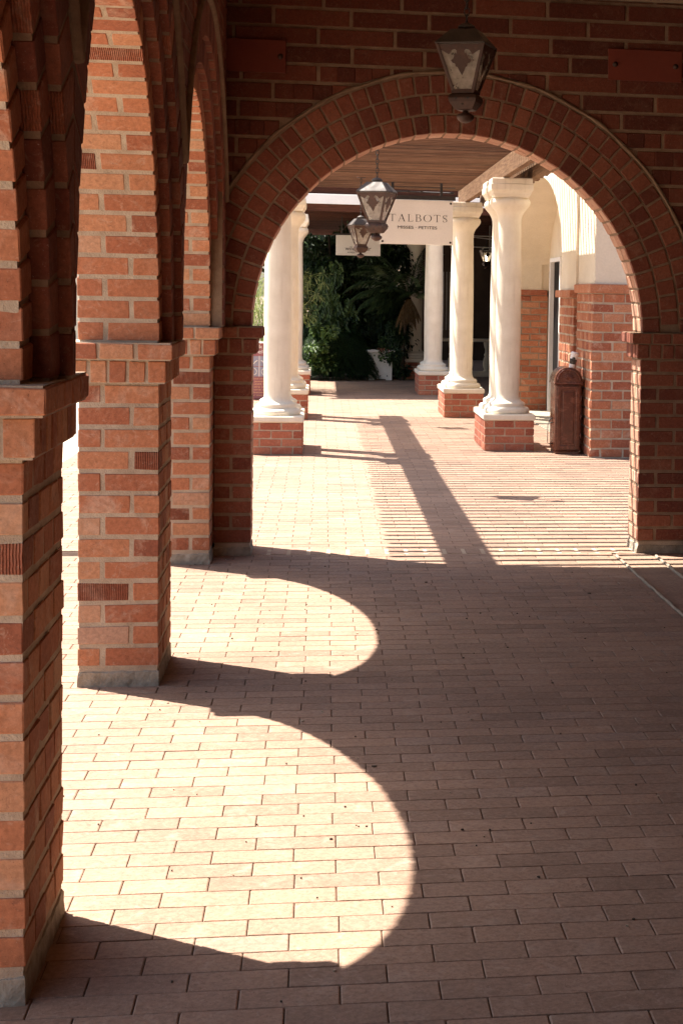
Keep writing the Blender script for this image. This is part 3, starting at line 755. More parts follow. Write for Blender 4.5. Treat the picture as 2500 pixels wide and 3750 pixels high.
cup=thing('paper_cup','white paper coffee cup with dark sleeve, leaning on top of the litter bin','cup',None,(2.352,15.36,.826))
mb=MB(); mb.lathe([(.026,0),(.027,.004),(.037,.135),(.0375,.138)],0,0,28,0); c=mb.build('cup_body',[M['cupwhite']],cup)
mb=MB(); mb.lathe([(.0385,.134),(.041,.138),(.041,.144),(.036,.146),(.0355,.154),(.033,.157),(.001,.157)],0,0,28); mb.build('lid',[M['cupwhite']],cup)
mb=MB(); mb.lathe([(.0302,.038),(.0345,.088)],0,0,28); mb.build('sleeve',[M['sleeve']],cup)
mb=MB()
mb.v=[];
def cyl_patch(mb,a0,a1,z0,z1,r0,r1,n=8,m=0):
    vs=[];
    for i in range(n+1):
        a=a0+(a1-a0)*i/n; vs+= [V(r0*cos(a),r0*sin(a),z0),V(r1*cos(a),r1*sin(a),z1)]
    mb.add(vs,[[2*i,2*i+2,2*i+3,2*i+1] for i in range(n)],m)
ad=-pi/2-.1
for k in range(9):
    t0=-1+2*k/9; t1=-1+2*(k+1)/9; tm=(t0+t1)/2; hh=.017*sqrt(1-tm*tm)
    cyl_patch(mb,ad+t0*.5,ad+t1*.5,.089,.090+hh,.0338,.0352,2)
mb.build('round_emblem',[M['cupgreen']],c)
cup.rotation_euler=(radians(-3),radians(13),0)

# ------------------------------------------------------------------ lanterns
def lantern(lit=False,chain=.4):
    root=thing('hanging_lantern','','lantern')
    # z = 0 at bottom of the finial, total .47
    mb=MB()
    mb.square([(.002,.374),(.122,.374),(.125,.378),(.122,.383),(.062,.452),(.060,.452)],0,0); roof=mb.build('roof',[M['zinc']],root)
    mb=MB(); mb.lathe([(.030,.449),(.030,.458),(.044,.462),(.040,.474),(.024,.484),(.009,.489),(.003,.492)],0,0,20); mb.build('cap',[M['zinc']],roof)
    zt,zb,ht,hb=.372,.148,.116,.048
    mb=MB()
    for a,b in ((-1,-1),(1,-1),(1,1),(-1,1)):
        p=V(a*ht,b*ht,zt); q=V(a*hb,b*hb,zb); s=.0075
        mb.hexa([V(q.x-s,q.y-s,zb),V(q.x+s,q.y-s,zb),V(q.x+s,q.y+s,zb),V(q.x-s,q.y+s,zb),V(p.x-s,p.y-s,zt),V(p.x+s,p.y-s,zt),V(p.x+s,p.y+s,zt),V(p.x-s,p.y+s,zt)])
    mb.square([(hb+.009,zb-.006),(hb+.010,zb+.012)],0,0)
    fr=mb.build('frame',[M['copper']],root)
    A=[(-1,0),(1,0),(1,.12),(.86,.13),(.60,.21),(.42,.12),(.26,.10),(.17,.14),(.20,.2),(.27,.17),(.30,.21),(.42,.30),(.56,.33),(.50,.38),(.36,.40),(.34,.46),(.24,.47),(.16,.545),(0,.64)]
    out=A[:]+[(-u,v) for u,v in A[2:-1][::-1]]
    for k in range(4):
        g=MB(); f=MB(); a=k*pi/2
        def Q(u,v,off=0):
            w=ht+(hb-ht)*v; x=u*w; y=-(w+off); z=zt+(zb-zt)*v
            return V(x*cos(a)-y*sin(a),x*sin(a)+y*cos(a),z)
        g.add([Q(-1,0),Q(1,0),Q(1,1),Q(-1,1),Q(-1,0,-.003),Q(1,0,-.003),Q(1,1,-.003),Q(-1,1,-.003)],[(0,3,2,1),(4,5,6,7),(0,1,5,4),(1,2,6,5),(2,3,7,6),(3,0,4,7)])
        p_=g.build('glass_pane',[M['glass']],root)
        P=[Q(u*.98,v+.015,.004) for u,v in out]; P2=[Q(u*.98,v+.015,.0015) for u,v in out]; n=len(P)
        tr=tessellate_polygon([[V(u,v,0) for u,v in out]]); F=[]
        for t in tr: F.append([t[0],t[1],t[2]]); F.append([t[2]+n,t[1]+n,t[0]+n])
        for i in range(n): j=(i+1)%n; F.append([i,j,j+n,i+n])
        f.add(P+P2,F); f.build('fretwork',[M['copper']],p_)
    mb=MB(); mb.square([(hb+.004,.143),(.064,.134),(.070,.118),(.066,.100),(.052,.078),(.044,.066),(.034,.062)],0,0); gb=mb.build('gallery',[M['copper']],root)
    for k in range(4):
        a=k*pi/2
        for (u,z,w) in ((-.03,.117,.0702),(.03,.117,.0702),(0,.090,.0605)):
            mb=MB(); y=-w; c=V(u*cos(a)-y*sin(a),u*sin(a)+y*cos(a),z); nn=V(sin(a),-cos(a),0); ux=V(cos(a),sin(a),0)
            pts=[c+nn*.0008+ux*.006*cos(t*pi/4)+V(0,0,.006*sin(t*pi/4)) for t in range(8)]; mb.add(pts+[p-nn*.004 for p in pts],[list(range(8))]+[[i,(i+1)%8,8+(i+1)%8,8+i] for i in range(8)])
            mb.build('vent_hole',[M['black']],gb)
    mb=MB(); mb.lathe([(.012,.064),(.014,.054),(.040,.040),(.044,.032),(.038,.018),(.024,.007),(.006,.001)],0,0,20); mb.build('finial',[M['copper']],root)
    mb=MB(); mb.lathe([(.012,.15),(.012,.23),(.016,.24),(.016,.29),(.010,.305),(.002,.31)],0,0,12); mb.build('candle_lamp',[M['bulb'] if lit else M['pot']],root)
    mb=MB(); z=.49; k=0
    while z<.49+chain-.01:
        ax=V(1,0,0) if k%2 else V(0,1,0); ctr=V(0,0,z+.019)
        mb.tube([ctr+ax*.0125*cos(t*pi/6)+V(0,0,.0215*sin(t*pi/6)) for t in range(12)],.0032,6,0,True); z+=.0345; k+=1
    ch=mb.build('chain',[M['black']],root)
    mb=MB(); mb.lathe([(.045,.49+chain-.012),(.05,.49+chain-.004),(.05,.49+chain)],0,0,20); mb.build('ceiling_rose',[M['copper']],ch)
    return root
for loc,rot,ch,lit,lab in (((.684,8.06,2.345),radians(-20),.385,False,'nearest lantern, hanging dark from the ceiling in front of the big arch'),
    ((.405,12.7,1.905),radians(-23),.44,False,'middle lantern, hanging under the laths left of the large white shop sign'),
    ((.425,19.0,1.908),radians(17),.44,False,'lower lantern behind the middle one, in front of the smaller shop sign'),
    ((3.27,33.0,2.04),radians(10),.44,True,'lit lantern glowing in the dark between two cream columns')):
    o=lantern(lit,ch); o.location=loc; o.rotation_euler=(0,0,rot); o['label']=lab; o['group']='hanging lanterns along the walkway'
    o.rotation_euler=(0,0,rot)

# ------------------------------------------------------------------ hanging signs
def text_mesh(body,size,mt,parent,loc,name,align='CENTER',space=1.0,ext=.002,width=None,bold=0):
    bold=0
    cu=bpy.data.curves.new(name,'FONT'); cu.body=body; cu.size=size; cu.align_x=align; cu.extrude=ext; cu.space_character=space; cu.offset=bold
    o=bpy.data.objects.new(name,cu); COL.objects.link(o); bpy.context.view_layer.update()
    me=bpy.data.meshes.new_from_object(o); bpy.data.objects.remove(o)
    me.name=name
    if width:
        xs=[v.co.x for v in me.vertices]; k=width/(max(xs)-min(xs)); c=(max(xs)+min(xs))/2
        for v in me.vertices: v.co.x=(v.co.x-c)*k
    for v in me.vertices: x,y,z=v.co; v.co=(x+loc[0],loc[1]-z,y+loc[2])
    me.materials.clear(); me.materials.append(mt)
    ob=bpy.data.objects.new(name,me); COL.objects.link(ob); ob.parent=parent; return ob
# roman capitals built by hand (unit cap height)
def strokes(ch):
    t,T,s=.035,.095,.018   # thin, thick, serif
    def bar(x0,z0,x1,z1,w):
        d=Vector((x1-x0,z1-z0)); n=Vector((-d.y,d.x)).normalized()*w/2
        return [(x0+n.x,z0+n.y),(x0-n.x,z0-n.y),(x1-n.x,z1-n.y),(x1+n.x,z1+n.y)]
    def ser(x,z,w=.2): return [(x-w/2,z-s),(x+w/2,z-s),(x+w/2,z+s),(x-w/2,z+s)]
    def arc(cx,cz,rx,rz,a0,a1,w0,w1,n=20):
        q=[]
        for i in range(n):
            u=a0+(a1-a0)*i/n; v=a0+(a1-a0)*(i+1)/n
            def wd(a): return w0+(w1-w0)*abs(cos(a))
            q.append([(cx+(rx-wd(u)/2)*cos(u),cz+(rz-wd(u)/4)*sin(u)),(cx+(rx+wd(u)/2)*cos(u),cz+(rz+wd(u)/4)*sin(u)),(cx+(rx+wd(v)/2)*cos(v),cz+(rz+wd(v)/4)*sin(v)),(cx+(rx-wd(v)/2)*cos(v),cz+(rz-wd(v)/4)*sin(v))])
        return q
    if ch=='T': return .8,[bar(.4,0,.4,1,T),ser(.4,s,.26),bar(.04,.975,.76,.975,t*1.2),bar(.05,.98,.03,.80,t),bar(.75,.98,.77,.80,t)]
    if ch=='A': return .9,[bar(.13,0,.45,1,t*1.2),bar(.45,1,.78,0,T*1.15),bar(.22,.34,.67,.34,t),ser(.13,s,.22),ser(.78,s,.24)]
    if ch=='L': return .7,[bar(.18,0,.18,1,T),ser(.18,1-s,.26),bar(.06,s,.64,s,t*1.2),bar(.63,.0,.66,.22,t)]
    if ch=='B': return .75,[bar(.17,0,.17,1,T),bar(.05,1-s,.38,1-s,t),bar(.05,s,.40,s,t),bar(.17,.53,.4,.53,t)]+arc(.36,.765,.24,.235,-pi/2,pi/2,t,T)+arc(.38,.27,.29,.265,-pi/2,pi/2,t,T*1.1)
    if ch=='O': return 1.0,arc(.5,.5,.43,.49,0,2*pi,t,T*1.15,40)
    if ch=='S': return .62,arc(.31,.745,.21,.235,.35,pi*1.35,t,T*.9)+[bar(.15,.6,.47,.42,T*1.1)]+arc(.31,.25,.22,.245,-pi*.85,pi*.3,t,T*.95)+[bar(.5,.97,.52,.76,t),bar(.09,.24,.10,.03,t)]
def big_word(word,cx,z,h,width,y,parent):
    mb=MB(); tot=0; L=[]
    for c in word: w,p=strokes(c); L.append((tot,w,p)); tot+=w+.22
    tot-=.22; k=width/(tot*h)
    for i,(off,w,ps) in enumerate(L):
        for q,p in enumerate(ps):
            pp=[V(cx-width/2+(off+a)*h*k,y-.0005*(q%7),z+b*h) for a,b in p]
            mb.poly(pp,V(0,-1,0),.003,.0001)
    return mb.build('large_lettering',[M['ink']],parent)
sg=thing('shop_sign','large white hanging sign reading TALBOTS, on a black iron bracket','sign',None)
SY=19.7
mb=MB(); mb.box(.672,1.54,SY,SY+.02,2.102,2.632,0,None,.003); pn=mb.build('panel',[M['sign']],sg)
big_word('TALBOTS',1.125,2.375,.085,.70,SY-.001,pn)
text_mesh('MISSES · PETITES',.05,M['ink'],pn,(1.115,SY-.001,2.288),'small_lettering',width=.47,bold=.0006)
mb=MB()
for x in (.70,1.512):
    for z in (2.132,2.60): mb.box(x-.012,x+.012,SY-.006,SY+.001,z-.012,z+.012,0,None,.004)
mb.build('screws',[M['black']],pn)
mb=MB(); mb.box(.60,1.568,SY-.012,SY+.03,2.637,2.686,0)
for x in (.815,1.397): mb.box(x-.016,x+.016,SY-.004,SY+.02,2.686,2.86,0)
mb.box(.66,1.565,SY,SY+.012,2.782,2.79,0); mb.tube([V(.62,SY+.006,2.737),V(1.50,SY+.006,2.728),V(1.515,SY+.006,2.728),V(1.565,SY+.006,2.728)],[.008,.008,.019,.002],8)
for x in (1.0,1.16): mb.box(x-.014,x+.014,SY-.006,SY+.018,2.722,2.746,0)
mb.build('bracket',[M['black']],sg)
s2=thing('shop_sign','smaller white hanging sign reading wildflower, half hidden by a lantern','sign',None)
S2=26.3
mb=MB(); mb.box(.20,.905,S2,S2+.03,2.105,2.425,0,None,.003); pn=mb.build('panel',[M['sign']],s2)
text_mesh('wildflower',.095,M['ink'],pn,(.55,S2-.001,2.185),'lettering',width=.41,bold=.001)
text_mesh('AMER',.035,M['ink'],pn,(.44,S2-.001,2.14),'small_lettering',width=.12)
mb=MB(); mb.box(.18,.925,S2-.005,S2+.035,2.425,2.45,0); mb.box(.28,.30,S2+.005,S2+.025,2.45,2.72,0); mb.box(.80,.82,S2+.005,S2+.025,2.45,2.72,0); mb.build('bracket',[M['black']],s2)

# ------------------------------------------------------------------ sandwich board
sb=thing('sandwich_board','maroon jewellery sandwich board standing outside, left of the nearest cream columns','sign board',None,(-.86,22.9,0))
mb=MB()
lean=.06
def SBP(x,z,off=0): return V(x,-lean*(.79-z)/.79-.001-off+lean,z)
def sbquad(mb,x0,x1,z0,z1,off,m=0): 
    p=[SBP(x0,z0,off),SBP(x1,z0,off),SBP(x1,z1,off),SBP(x0,z1,off)]; mb.add(p+[q+V(0,.004,0) for q in p],[(0,1,2,3),(7,6,5,4),(0,4,5,1),(1,5,6,2),(2,6,7,3),(3,7,4,0)],m)
sbquad(mb,-.30,.30,.02,.79,0); p_=mb.build('front_panel',[M['maroon']],sb)
mb=MB(); mb.box(-.3,.3,.19,.20,0,.78,0); mb.box(-.31,.31,-.01,.2,.785,.80,1); mb.build('rear_panel',[M['maroon'],M['white']],sb)
mb=MB(); 
for r in range(2):
    for c_ in range(4): sbquad(mb,-.29+c_*.148,-.29+c_*.148+.135,.47-r*.145,.47-r*.145+.135,.003)
ph=mb.build('picture_grid',[M['photo']],p_)
mb=MB()
for c_ in range(4):
    cx=-.222+c_*.148; mb.tube([SBP(cx+.04*cos(t*pi/9),.392+.045*sin(t*pi/9),.008) for t in range(18)],.005,6,0,True)
    mb.tube([SBP(cx-.05,.55,.008),SBP(cx-.02,.53,.008),SBP(cx,.50,.008),SBP(cx+.02,.53,.008),SBP(cx+.05,.55,.008)],.008,6)
for c_ in range(5): sbquad(mb,-.297+c_*.148-.003,-.297+c_*.148+.006,.325,.61,.004)
mb.build('jewellery_print',[M['cream_ink']],ph)
def sbtext(s_,z,size,mt,w): 
    o=text_mesh(s_,size,mt,p_,(0,0,z),'lettering',width=w,bold=.0006)
    for v in o.data.vertices: v.co.y=SBP(0,v.co.z,.006).y+v.co.y*.2
sbtext('Park A',.715,.075,M['cream_ink'],.30); sbtext('Jewelers',.645,.075,M['cream_ink'],.36)
for k,(s_,w) in enumerate((('family owned and operated',.5),('custom jewelry made',.5),('in-house LASER WELDING',.5),('fine jewelry inspected',.5),('gemstone cutting',.44),('watch batteries and',.46),('see your own jeweler',.46))):
    sbtext(s_,.285-k*.038,.032,M['orange_ink'],w)

# ------------------------------------------------------------------ far portico, dark interior, balustrade
pr=thing('portico','dark red-brown boarded portico roof with white fascia beyond the lath pergola','building')
mb=MB(); mb.box(-1.15,9,24.24,37.6,2.93,3.05,0,(.3,.5,.5))
y=24.5
while y<37.4:
    mb.box(-1.12,9,y,y+.07,2.80,2.93,0,(R.random(),.5,.5)); y+=.31
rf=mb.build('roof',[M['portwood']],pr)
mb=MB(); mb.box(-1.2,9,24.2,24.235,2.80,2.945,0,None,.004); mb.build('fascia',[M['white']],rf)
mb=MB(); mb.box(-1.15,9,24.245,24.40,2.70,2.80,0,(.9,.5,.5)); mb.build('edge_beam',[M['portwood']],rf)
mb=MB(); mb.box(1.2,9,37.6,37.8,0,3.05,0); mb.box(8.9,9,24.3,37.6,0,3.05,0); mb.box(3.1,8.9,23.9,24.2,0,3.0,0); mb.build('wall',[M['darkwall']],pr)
mb=MB(); mb.box(1.30,1.72,37.4,37.5,.9,2.3,0)
for k in range(9): mb.box(2.40+.07*k,2.43+.07*k,35.0+.01*(k%2),35.04,.75,2.0,0)
mb.build('curtain',[M['curtain']],pr)
mb=MB()
mb.tube([V(2.6,30.5,2.62),V(3.3,30.5,2.61),V(4,30.5,2.6)],.012,6); mb.tube([V(2.5,30.0,2.60),V(3.9,31.0,2.50)],.009,6); mb.tube([V(2.5,30,2.40),V(4,30,2.37)],.012,6); mb.tube([V(3.05,30.2,2.35),V(3.05,30.2,2.9)],.008,6)
mb.build('conduits',[M['pot']],pr)
bl=thing('balustrade','pale stone balustrade standing in the dark between the right-hand columns','balustrade',None,(0,30.3,0))
mb=MB(); mb.box(1.9,5.0,-.12,.12,-.01,.09,0,None,.008); mb.build('base_slab',[M['column']],bl)
mb=MB(); mb.box(1.9,5.0,-.11,.11,.64,.70,0,None,.008); mb.build('rail',[M['column']],bl)
x=2.05
while x<4.9:
    mb=MB(); mb.lathe([(.065,.09),(.065,.11),(.045,.13),(.06,.15),(.075,.20),(.078,.25),(.06,.32),(.042,.37),(.055,.39),(.055,.41),(.038,.43),(.036,.50),(.05,.54),(.06,.58),(.065,.61),(.065,.645)],x,0,18); mb.build('baluster',[M['column']],bl); x+=.33
# string lights under the dark roof
mb=MB(); pts=[V(1.95+.12*i,31,2.55-.25*sin(pi*((i*.5)%1+ .0)) ) for i in range(12)]
sl=thing('string_lights','string of small pale bulbs drooping in the dark behind the third right columns','string lights')
mb.tube([V(1.9+.1*i,31,2.52-.12*abs(sin(i*.5))) for i in range(20)],.004,5); w_=mb.build('wire',[M['black']],sl)
mb=MB()
for i in range(1,19,2): mb.lathe([(.004,.0),(.018,-.02),(.022,-.04),(.014,-.055),(.002,-.06)],1.9+.1*i,31,10,0,None,2.52-.12*abs(sin(i*.5)))
mb.build('bulbs',[M['pot']],w_)

# ------------------------------------------------------------------ planting
def leaf(mb,p,d,up,L,W,t,m=0,fold=.25):
    d=d.normalized(); sd=d.cross(up)
    if sd.length<.05: sd=d.cross(V(1,0,0))
    sd.normalize(); n=sd.cross(d)
    a=p; b=p+d*L*.35+sd*W*.5+n*W*fold; c=p+d*L*.75+sd*W*.38+n*W*fold*.5; e=p+d*L-n*L*.1; f=p+d*L*.75-sd*W*.38+n*W*fold*.5; g=p+d*L*.35-sd*W*.5+n*W*fold; h=p+d*L*.5
    mb.add([a,b,c,e,f,g,h],[(0,1,6),(1,2,6),(2,3,6),(3,4,6),(4,5,6),(5,0,6)],m,t)
def rdir(): 
    z=R.uniform(-1,1); a=R.uniform(0,2*pi); r=sqrt(1-z*z); return V(r*cos(a),r*sin(a),z)
def crown(mb,blobs,n,L,W,drop=.4,zmin=.05):
    tot=sum(b[3] for b in blobs)
    for (c,r,sh,wt) in blobs:
        for i in range(int(n*wt/tot)):
            q=rdir(); rad=R.uniform(.35,1)**.6
            p=c+V(q.x*r.x,q.y*r.y,q.z*r.z)*rad
            if p.z<zmin: continue
            d=(q*.7+rdir()*.6+V(0,-.2,-drop)); l=L*R.uniform(.6,1.25)
            leaf(mb,p,d,V(0,-.6,1)+rdir()*.5,l,W*l/L,(min(1,max(0,sh+R.gauss(0,.22))),R.random(),R.random()))
def blobs(n,x0,x1,y0,y1,z0,z1,r0,r1,sh0=.1,sh1=.8):
    return [(V(R.uniform(x0,x1),R.uniform(y0,y1),R.uniform(z0,z1)),V(1,1,.9)*R.uniform(r0,r1),R.uniform(sh0,sh1),1) for _ in range(n)]
tr=thing('leafy_tree','dense dark leafy tree filling the far end between the columns','tree',None)
mb=MB()
for x in (.1,.5,.95): mb.tube([V(x,29.3,-.02),V(x+.05,29.3,.6),V(x-.04,29.25,1.3),V(x+.03,29.3,2.0),V(x,29.3,2.5)],[.05,.045,.04,.03,.02],8)
mb.build('trunk',[M['bark']],tr)
mb=MB(); crown(mb,blobs(40,-.25,1.35,29.0,29.7,.15,2.1,.28,.42,0,.4),20000,.085,.042,.6)
crown(mb,blobs(14,-.25,1.3,29.1,29.7,2.0,2.5,.2,.32,0,.4),3800,.085,.042,.6)
crown(mb,blobs(9,1.22,1.40,28.45,28.6,.1,1.0,.10,.15,0,.3),2200,.07,.035,.5)
crown(mb,blobs(16,-.3,1.35,29.9,30.5,.3,2.0,.3,.42,0,.2),9000,.12,.075,.6)
mb.build('crown',[M['leaf']],tr)
vn=thing('climbing_ficus','sprays of lighter broad leaves hanging in front of the dark tree','shrub',None)
mb=MB()
for (cx,cz) in ((.0,1.55),(.13,1.75),(.1,1.35),(.27,1.5),(.23,1.15),(.33,1.05),(.05,1.9),(-.1,1.3),(.45,1.35),(.2,2.0)):
    for s_ in range(5):
        p=V(cx+R.uniform(-.09,.09),28.75+R.uniform(-.1,.1),cz+R.uniform(0,.1)); 
        for k in range(13):
            p=p+V(R.uniform(-.015,.02),R.uniform(-.008,.006),-.028); leaf(mb,p,V(R.uniform(-1,1),-.5,-.9),V(0,-1,.5),.09*R.uniform(.7,1.2),.045,(R.uniform(.45,1),0,0))
mb.build('foliage',[M['leaf']],vn)
fs=thing('asparagus_fern','mounded feathery dark green fern spilling to the paving left of the white planter','shrub',None)
mb=MB()
for i in range(2600):
    a=R.uniform(0,2*pi); rr_=sqrt(R.random()); x=.22+.50*rr_*cos(a); y=28.75+.35*rr_*sin(a); z=.72*(1-rr_**2.4)+.05
    p=V(x,y,z); d=V(cos(a)*.6,-.35+sin(a)*.3,.45); 
    for k in range(9):
        d=(d+V(0,-.02,-.16)).normalized(); q=p+d*.05
        if q.z<.01: break
        for s_ in range(2): leaf(mb,p,(d+rdir()*.9),V(0,0,1),.045,.009,(min(1,max(0,.55*z+R.uniform(-.15,.5))),0,0))
        leaf(mb,p,d,V(0,0,1),.06,.008,(R.uniform(.2,.8),0,0)); p=q
mb.build('foliage',[M['fern']],fs)
ls=thing('variegated_shrub','small bright green shrub at the foot of the farthest left columns','shrub',None)
mb=MB(); crown(mb,blobs(16,-.25,.18,28.1,28.5,.2,.85,.07,.16,.2,.9),1500,.07,.038,.1); mb.build('foliage',[M['leafbright']],ls)
mb=MB()
for k in range(6): mb.tube([V(-.05+.03*k,28.3,-.02),V(-.1+.05*k,28.3,.5)],.007,5)
mb.build('stems',[M['bark']],ls)
# planter
pl=thing('square_planter','white clay square planter with trailing plants, at the far end of the walkway','planter',None,(1.0,28.66,0))
mb=MB(); mb.square([(.200,.02),(.203,.40),(.205,.44),(.215,.445),(.218,.455),(.212,.462),(.225,.47),(.246,.487),(.25,.51),(.245,.525),(.205,.527),(.2,.48),(.002,.48)],0,0); 
for a,b in ((-1,-1),(1,-1),(1,1),(-1,1)): mb.box(min(a*.2,a*.1),max(a*.2,a*.1),min(b*.2,b*.1),max(b*.2,b*.1),-.005,.021,0)
mb.build('body',[M['pot']],pl)
mb=MB()
for x in (-.12,.0,.12): mb.lathe([(.011,0),(.011,.004)],x,0,12)
mb.v=[(v[0],-.2022-v[2],.075+v[1]) for v in mb.v]; mb.build('drain_holes',[M['black']],pl)
tp=thing('trailing_plant','trailing plant with reddish leaves growing in the white planter','plant',None,(1.0,28.66,.47))
mb=MB()
for i in range(70):
    p=V(R.uniform(-.05,.2),R.uniform(-.19,.1),.04); d=V(R.uniform(-.4,.7),-.6,.5)
    for k in range(R.randint(4,10)):
        d=(d+V(0,0,-.28)).normalized(); p=p+d*.035
        leaf(mb,p,rdir()+V(0,-.3,-.2),V(0,-1,1),.045,.028,(R.random(),0,0),1 if p.z>.03 and R.random()<.6 else 0)
crown(mb,[(V(.12,0,.16),V(.16,.14,.13),.5,1)],350,.05,.03,.1)
mb.build('foliage',[M['leaf'],M['redleaf']],tp)
# palm
pm=thing('date_palm','slender palm with drooping dark fronds and a dry brown skirt beside the shaded columns','palm tree',None,(1.47,28.2,0))
mb=MB(); mb.tube([V(-.09,.27,-.02),V(-.085,.26,.5),V(-.05,.2,1.0),V(0,.15,1.45)],[.04,.036,.035,.045],10); mb.build('trunk',[M['bark']],pm)
def frond(mb,base,az,el,L,nl=46,ll=.30,dry=False,droop=1.35,m=0):
    p=base.copy(); d=V(cos(az)*cos(el),sin(az)*cos(el),sin(el)); st=L/nl; path=[p.copy()]
    for k in range(nl):
        d=(d+V(0,0,-droop*st*(.5+k/nl))).normalized(); p=p+d*st; path.append(p.copy())
        if k>3:
            sd=d.cross(V(0,0,1)).normalized(); l=ll*sin(pi*min(.95,.18+.8*k/nl))
            for sg_ in (-1,1):
                for h_ in range(2):
                    dd=(sd*sg_*1.0+d*.75+V(0,0,-.45 if not dry else -.9)+rdir()*.12); leaf(mb,p-d*st*.5*h_,dd,V(0,0,1),l*R.uniform(.8,1.1),.013,(R.uniform(0,.9),0,0),m,.1)
    mb.tube(path,[.008*(1-.8*i/len(path))+.001 for i in range(len(path))],5,m,False,(.5,0,0))
for az,el,L in ((pi*1.0,.9,1.15),(pi*1.1,.5,1.0),(pi*.92,.3,.95),(pi*1.2,.25,.9),(pi*1.05,.1,.85),(pi*1.3,.6,.8),(pi*1.45,.9,.8),(pi*1.55,.45,.5),(pi*1.75,.7,.6),(pi*.8,.7,1.0),(pi*1.0,1.2,1.0),(pi*.1,1.1,.8),(pi*1.9,1.2,1.0),(pi*1.12,-.1,.65),(pi*1.9,1.4,.9),(pi*1.02,.7,1.25),(pi*.95,.5,1.2),(pi*1.15,.35,1.1),(pi*1.25,1.0,1.1),(pi*.88,1.0,1.15),(pi*1.6,1.1,.8)):
    mb=MB(); frond(mb,V(0,.12,1.45),az,el,L); mb.build('frond',[M['palm']],pm)
mb=MB()
for k in range(22):
    az=pi*(.9+1.1*k/21)+R.uniform(-.1,.1); frond(mb,V(.03*cos(az),.08+.03*sin(az),1.42),az,R.uniform(-1.3,-.9),R.uniform(.4,.62),18,.09,True,2.0)
mb.build('dry_skirt',[M['drypalm']],pm)
# planting outside on the left
rd=thing('reed_clump','tall yellow-green reeds outside, just left of the nearest cream columns','reeds',None,(-1.05,25.4,0))
mb=MB()
for i in range(320):
    a=R.uniform(0,2*pi); p=V(R.uniform(-.4,.4),R.uniform(-.25,.25),0); d=V(cos(a)*.16,sin(a)*.16,1); H_=R.uniform(1.2,2.0); pts=[p]
    n=12
    for k in range(n): d=(d+V(cos(a)*.03,sin(a)*.03,-.02-.0005*k*k)).normalized(); p=p+d*H_/n; pts.append(p.copy())
    w=.008
    sd=V(-sin(a),cos(a),0)*w
    vs=[]; 
    for k,q in enumerate(pts): t_=1-k/len(pts)*.8; vs+=[q-sd*t_,q+sd*t_]
    mb.add(vs,[[2*k,2*k+1,2*k+3,2*k+2] for k in range(n)],0,(R.random(),0,0))
    for j in range(10): leaf(mb,pts[-1],rdir()+V(0,0,-.6),V(0,0,1),.16,.006,(R.uniform(.3,1),0,0))
mb.build('blades',[M['reed']],rd)
for (nm,lab,x,y,zc,rr_) in (('shade_tree','green tree outside behind the tall reeds',-3.0,31,2.6,1.9),('shade_tree','green tree rising behind the far portico at the right',.6,44,3.4,2.4)):
    t_=thing(nm,lab,'tree',None,(x,y,0)); mb=MB(); mb.tube([V(0,0,-.02),V(.1,0,1.2),V(0,.1,zc)],[.14,.11,.05],8)
    for k in range(6): a=k*1.05; mb.tube([V(.05,0,zc*.55),V(cos(a)*rr_*.4,sin(a)*rr_*.4,zc*.9),V(cos(a)*rr_*.7,sin(a)*rr_*.7,zc*1.1)],[.06,.04,.015],6)
    mb.build('trunk',[M['bark']],t_)
    mb=MB(); crown(mb,[(V(R.uniform(-1,1)*rr_*.7,R.uniform(-1,1)*rr_*.7,zc+R.uniform(-1.1,1)*rr_*.55),V(1,1,.8)*rr_*R.uniform(.3,.45),R.uniform(.1,.9),1) for _ in range(22)],9000,.16,.08); mb.build('crown',[M['leaf']],t_)
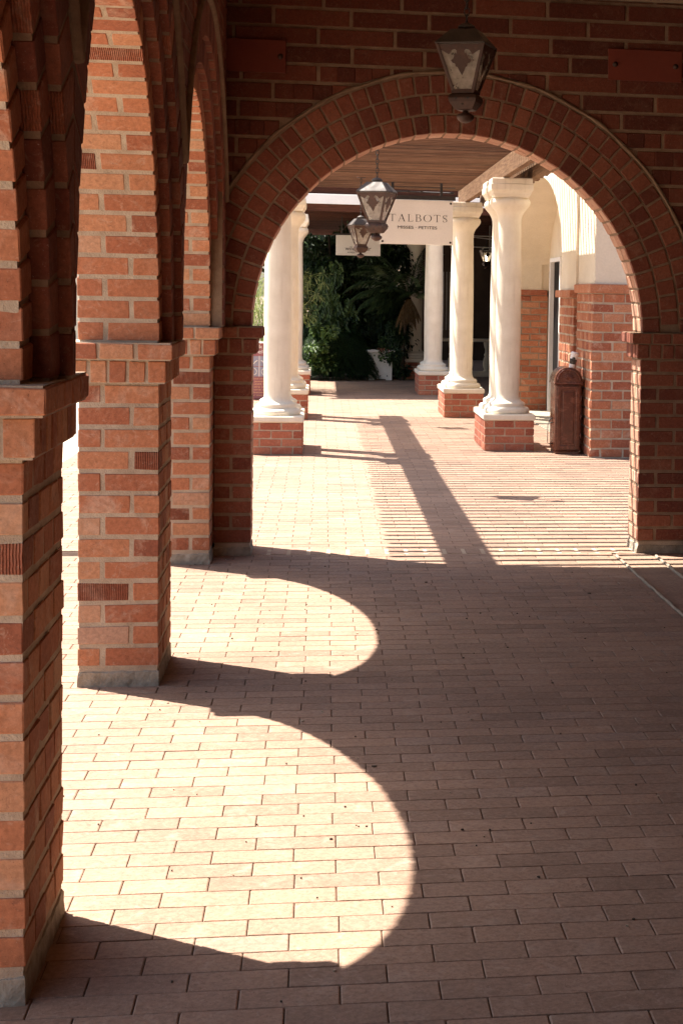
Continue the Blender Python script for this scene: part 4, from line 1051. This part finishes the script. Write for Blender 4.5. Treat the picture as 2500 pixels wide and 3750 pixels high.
# low sunlit wall far outside, stops the eye beyond the plants
mb=MB(); mb.box(-14,-1.7,38,38.3,-.02,3.2,0,None,.02); mb.build('garden_wall',[M['stucco']],None,label='cream stucco wall outside beyond the left planting',category='wall')

# ------------------------------------------------------------------ camera (solved from the photograph's vanishing lines)
f_,px,py,yaw,pitch,roll=3732.0148,1327.713,919.145,.1568,-.063,.0191
cyw,syw,cpt,spt,crl,srl=cos(yaw),sin(yaw),cos(pitch),sin(pitch),cos(roll),sin(roll)
fw=V(syw*cpt,cyw*cpt,spt); ri=V(cyw,-syw,0); up=ri.cross(fw); r2=ri*crl+up*srl; u2=up*crl-ri*srl
cd=bpy.data.cameras.new('camera'); cam=bpy.data.objects.new('camera',cd); COL.objects.link(cam)
cd.sensor_fit='VERTICAL'; cd.sensor_height=36; cd.sensor_width=24; cd.lens=f_/2352*36
cd.shift_x=(784-px)/2352; cd.shift_y=(py-1176)/2352; cd.clip_start=.05; cd.clip_end=2000
cam.matrix_world=Matrix(((r2.x,u2.x,-fw.x,0),(r2.y,u2.y,-fw.y,0),(r2.z,u2.z,-fw.z,1.5),(0,0,0,1)))
sc.camera=cam

# ------------------------------------------------------------------ light
sd=V(-.466,.325,1).normalized()            # towards the sun
el=math.asin(sd.z); az=atan2(sd.x,sd.y)
L=bpy.data.lights.new('sun','SUN'); L.energy=4.8; L.angle=radians(.5); L.color=(1,.925,.84)
lo=bpy.data.objects.new('sun',L); COL.objects.link(lo); lo.rotation_euler=(-sd).to_track_quat('-Z','Y').to_euler()
w=bpy.data.worlds.new('World'); sc.world=w; w.use_nodes=True; nt=w.node_tree
sk=nt.nodes.new('ShaderNodeTexSky'); sk.sky_type='NISHITA'; sk.sun_disc=False; sk.sun_elevation=el; sk.sun_rotation=az
sk.air_density=1; sk.dust_density=2.5; sk.ozone_density=1
bg=nt.nodes['Background']; bg.inputs[1].default_value=.088; nt.links.new(sk.outputs[0],bg.inputs[0])
vs_=sc.view_settings; sc.display_settings.display_device='sRGB'; vs_.view_transform='Standard'; vs_.look='None'; vs_.exposure=1.84; vs_.gamma=1
try:
    sc.cycles.max_bounces=10; sc.cycles.diffuse_bounces=7
except Exception: pass
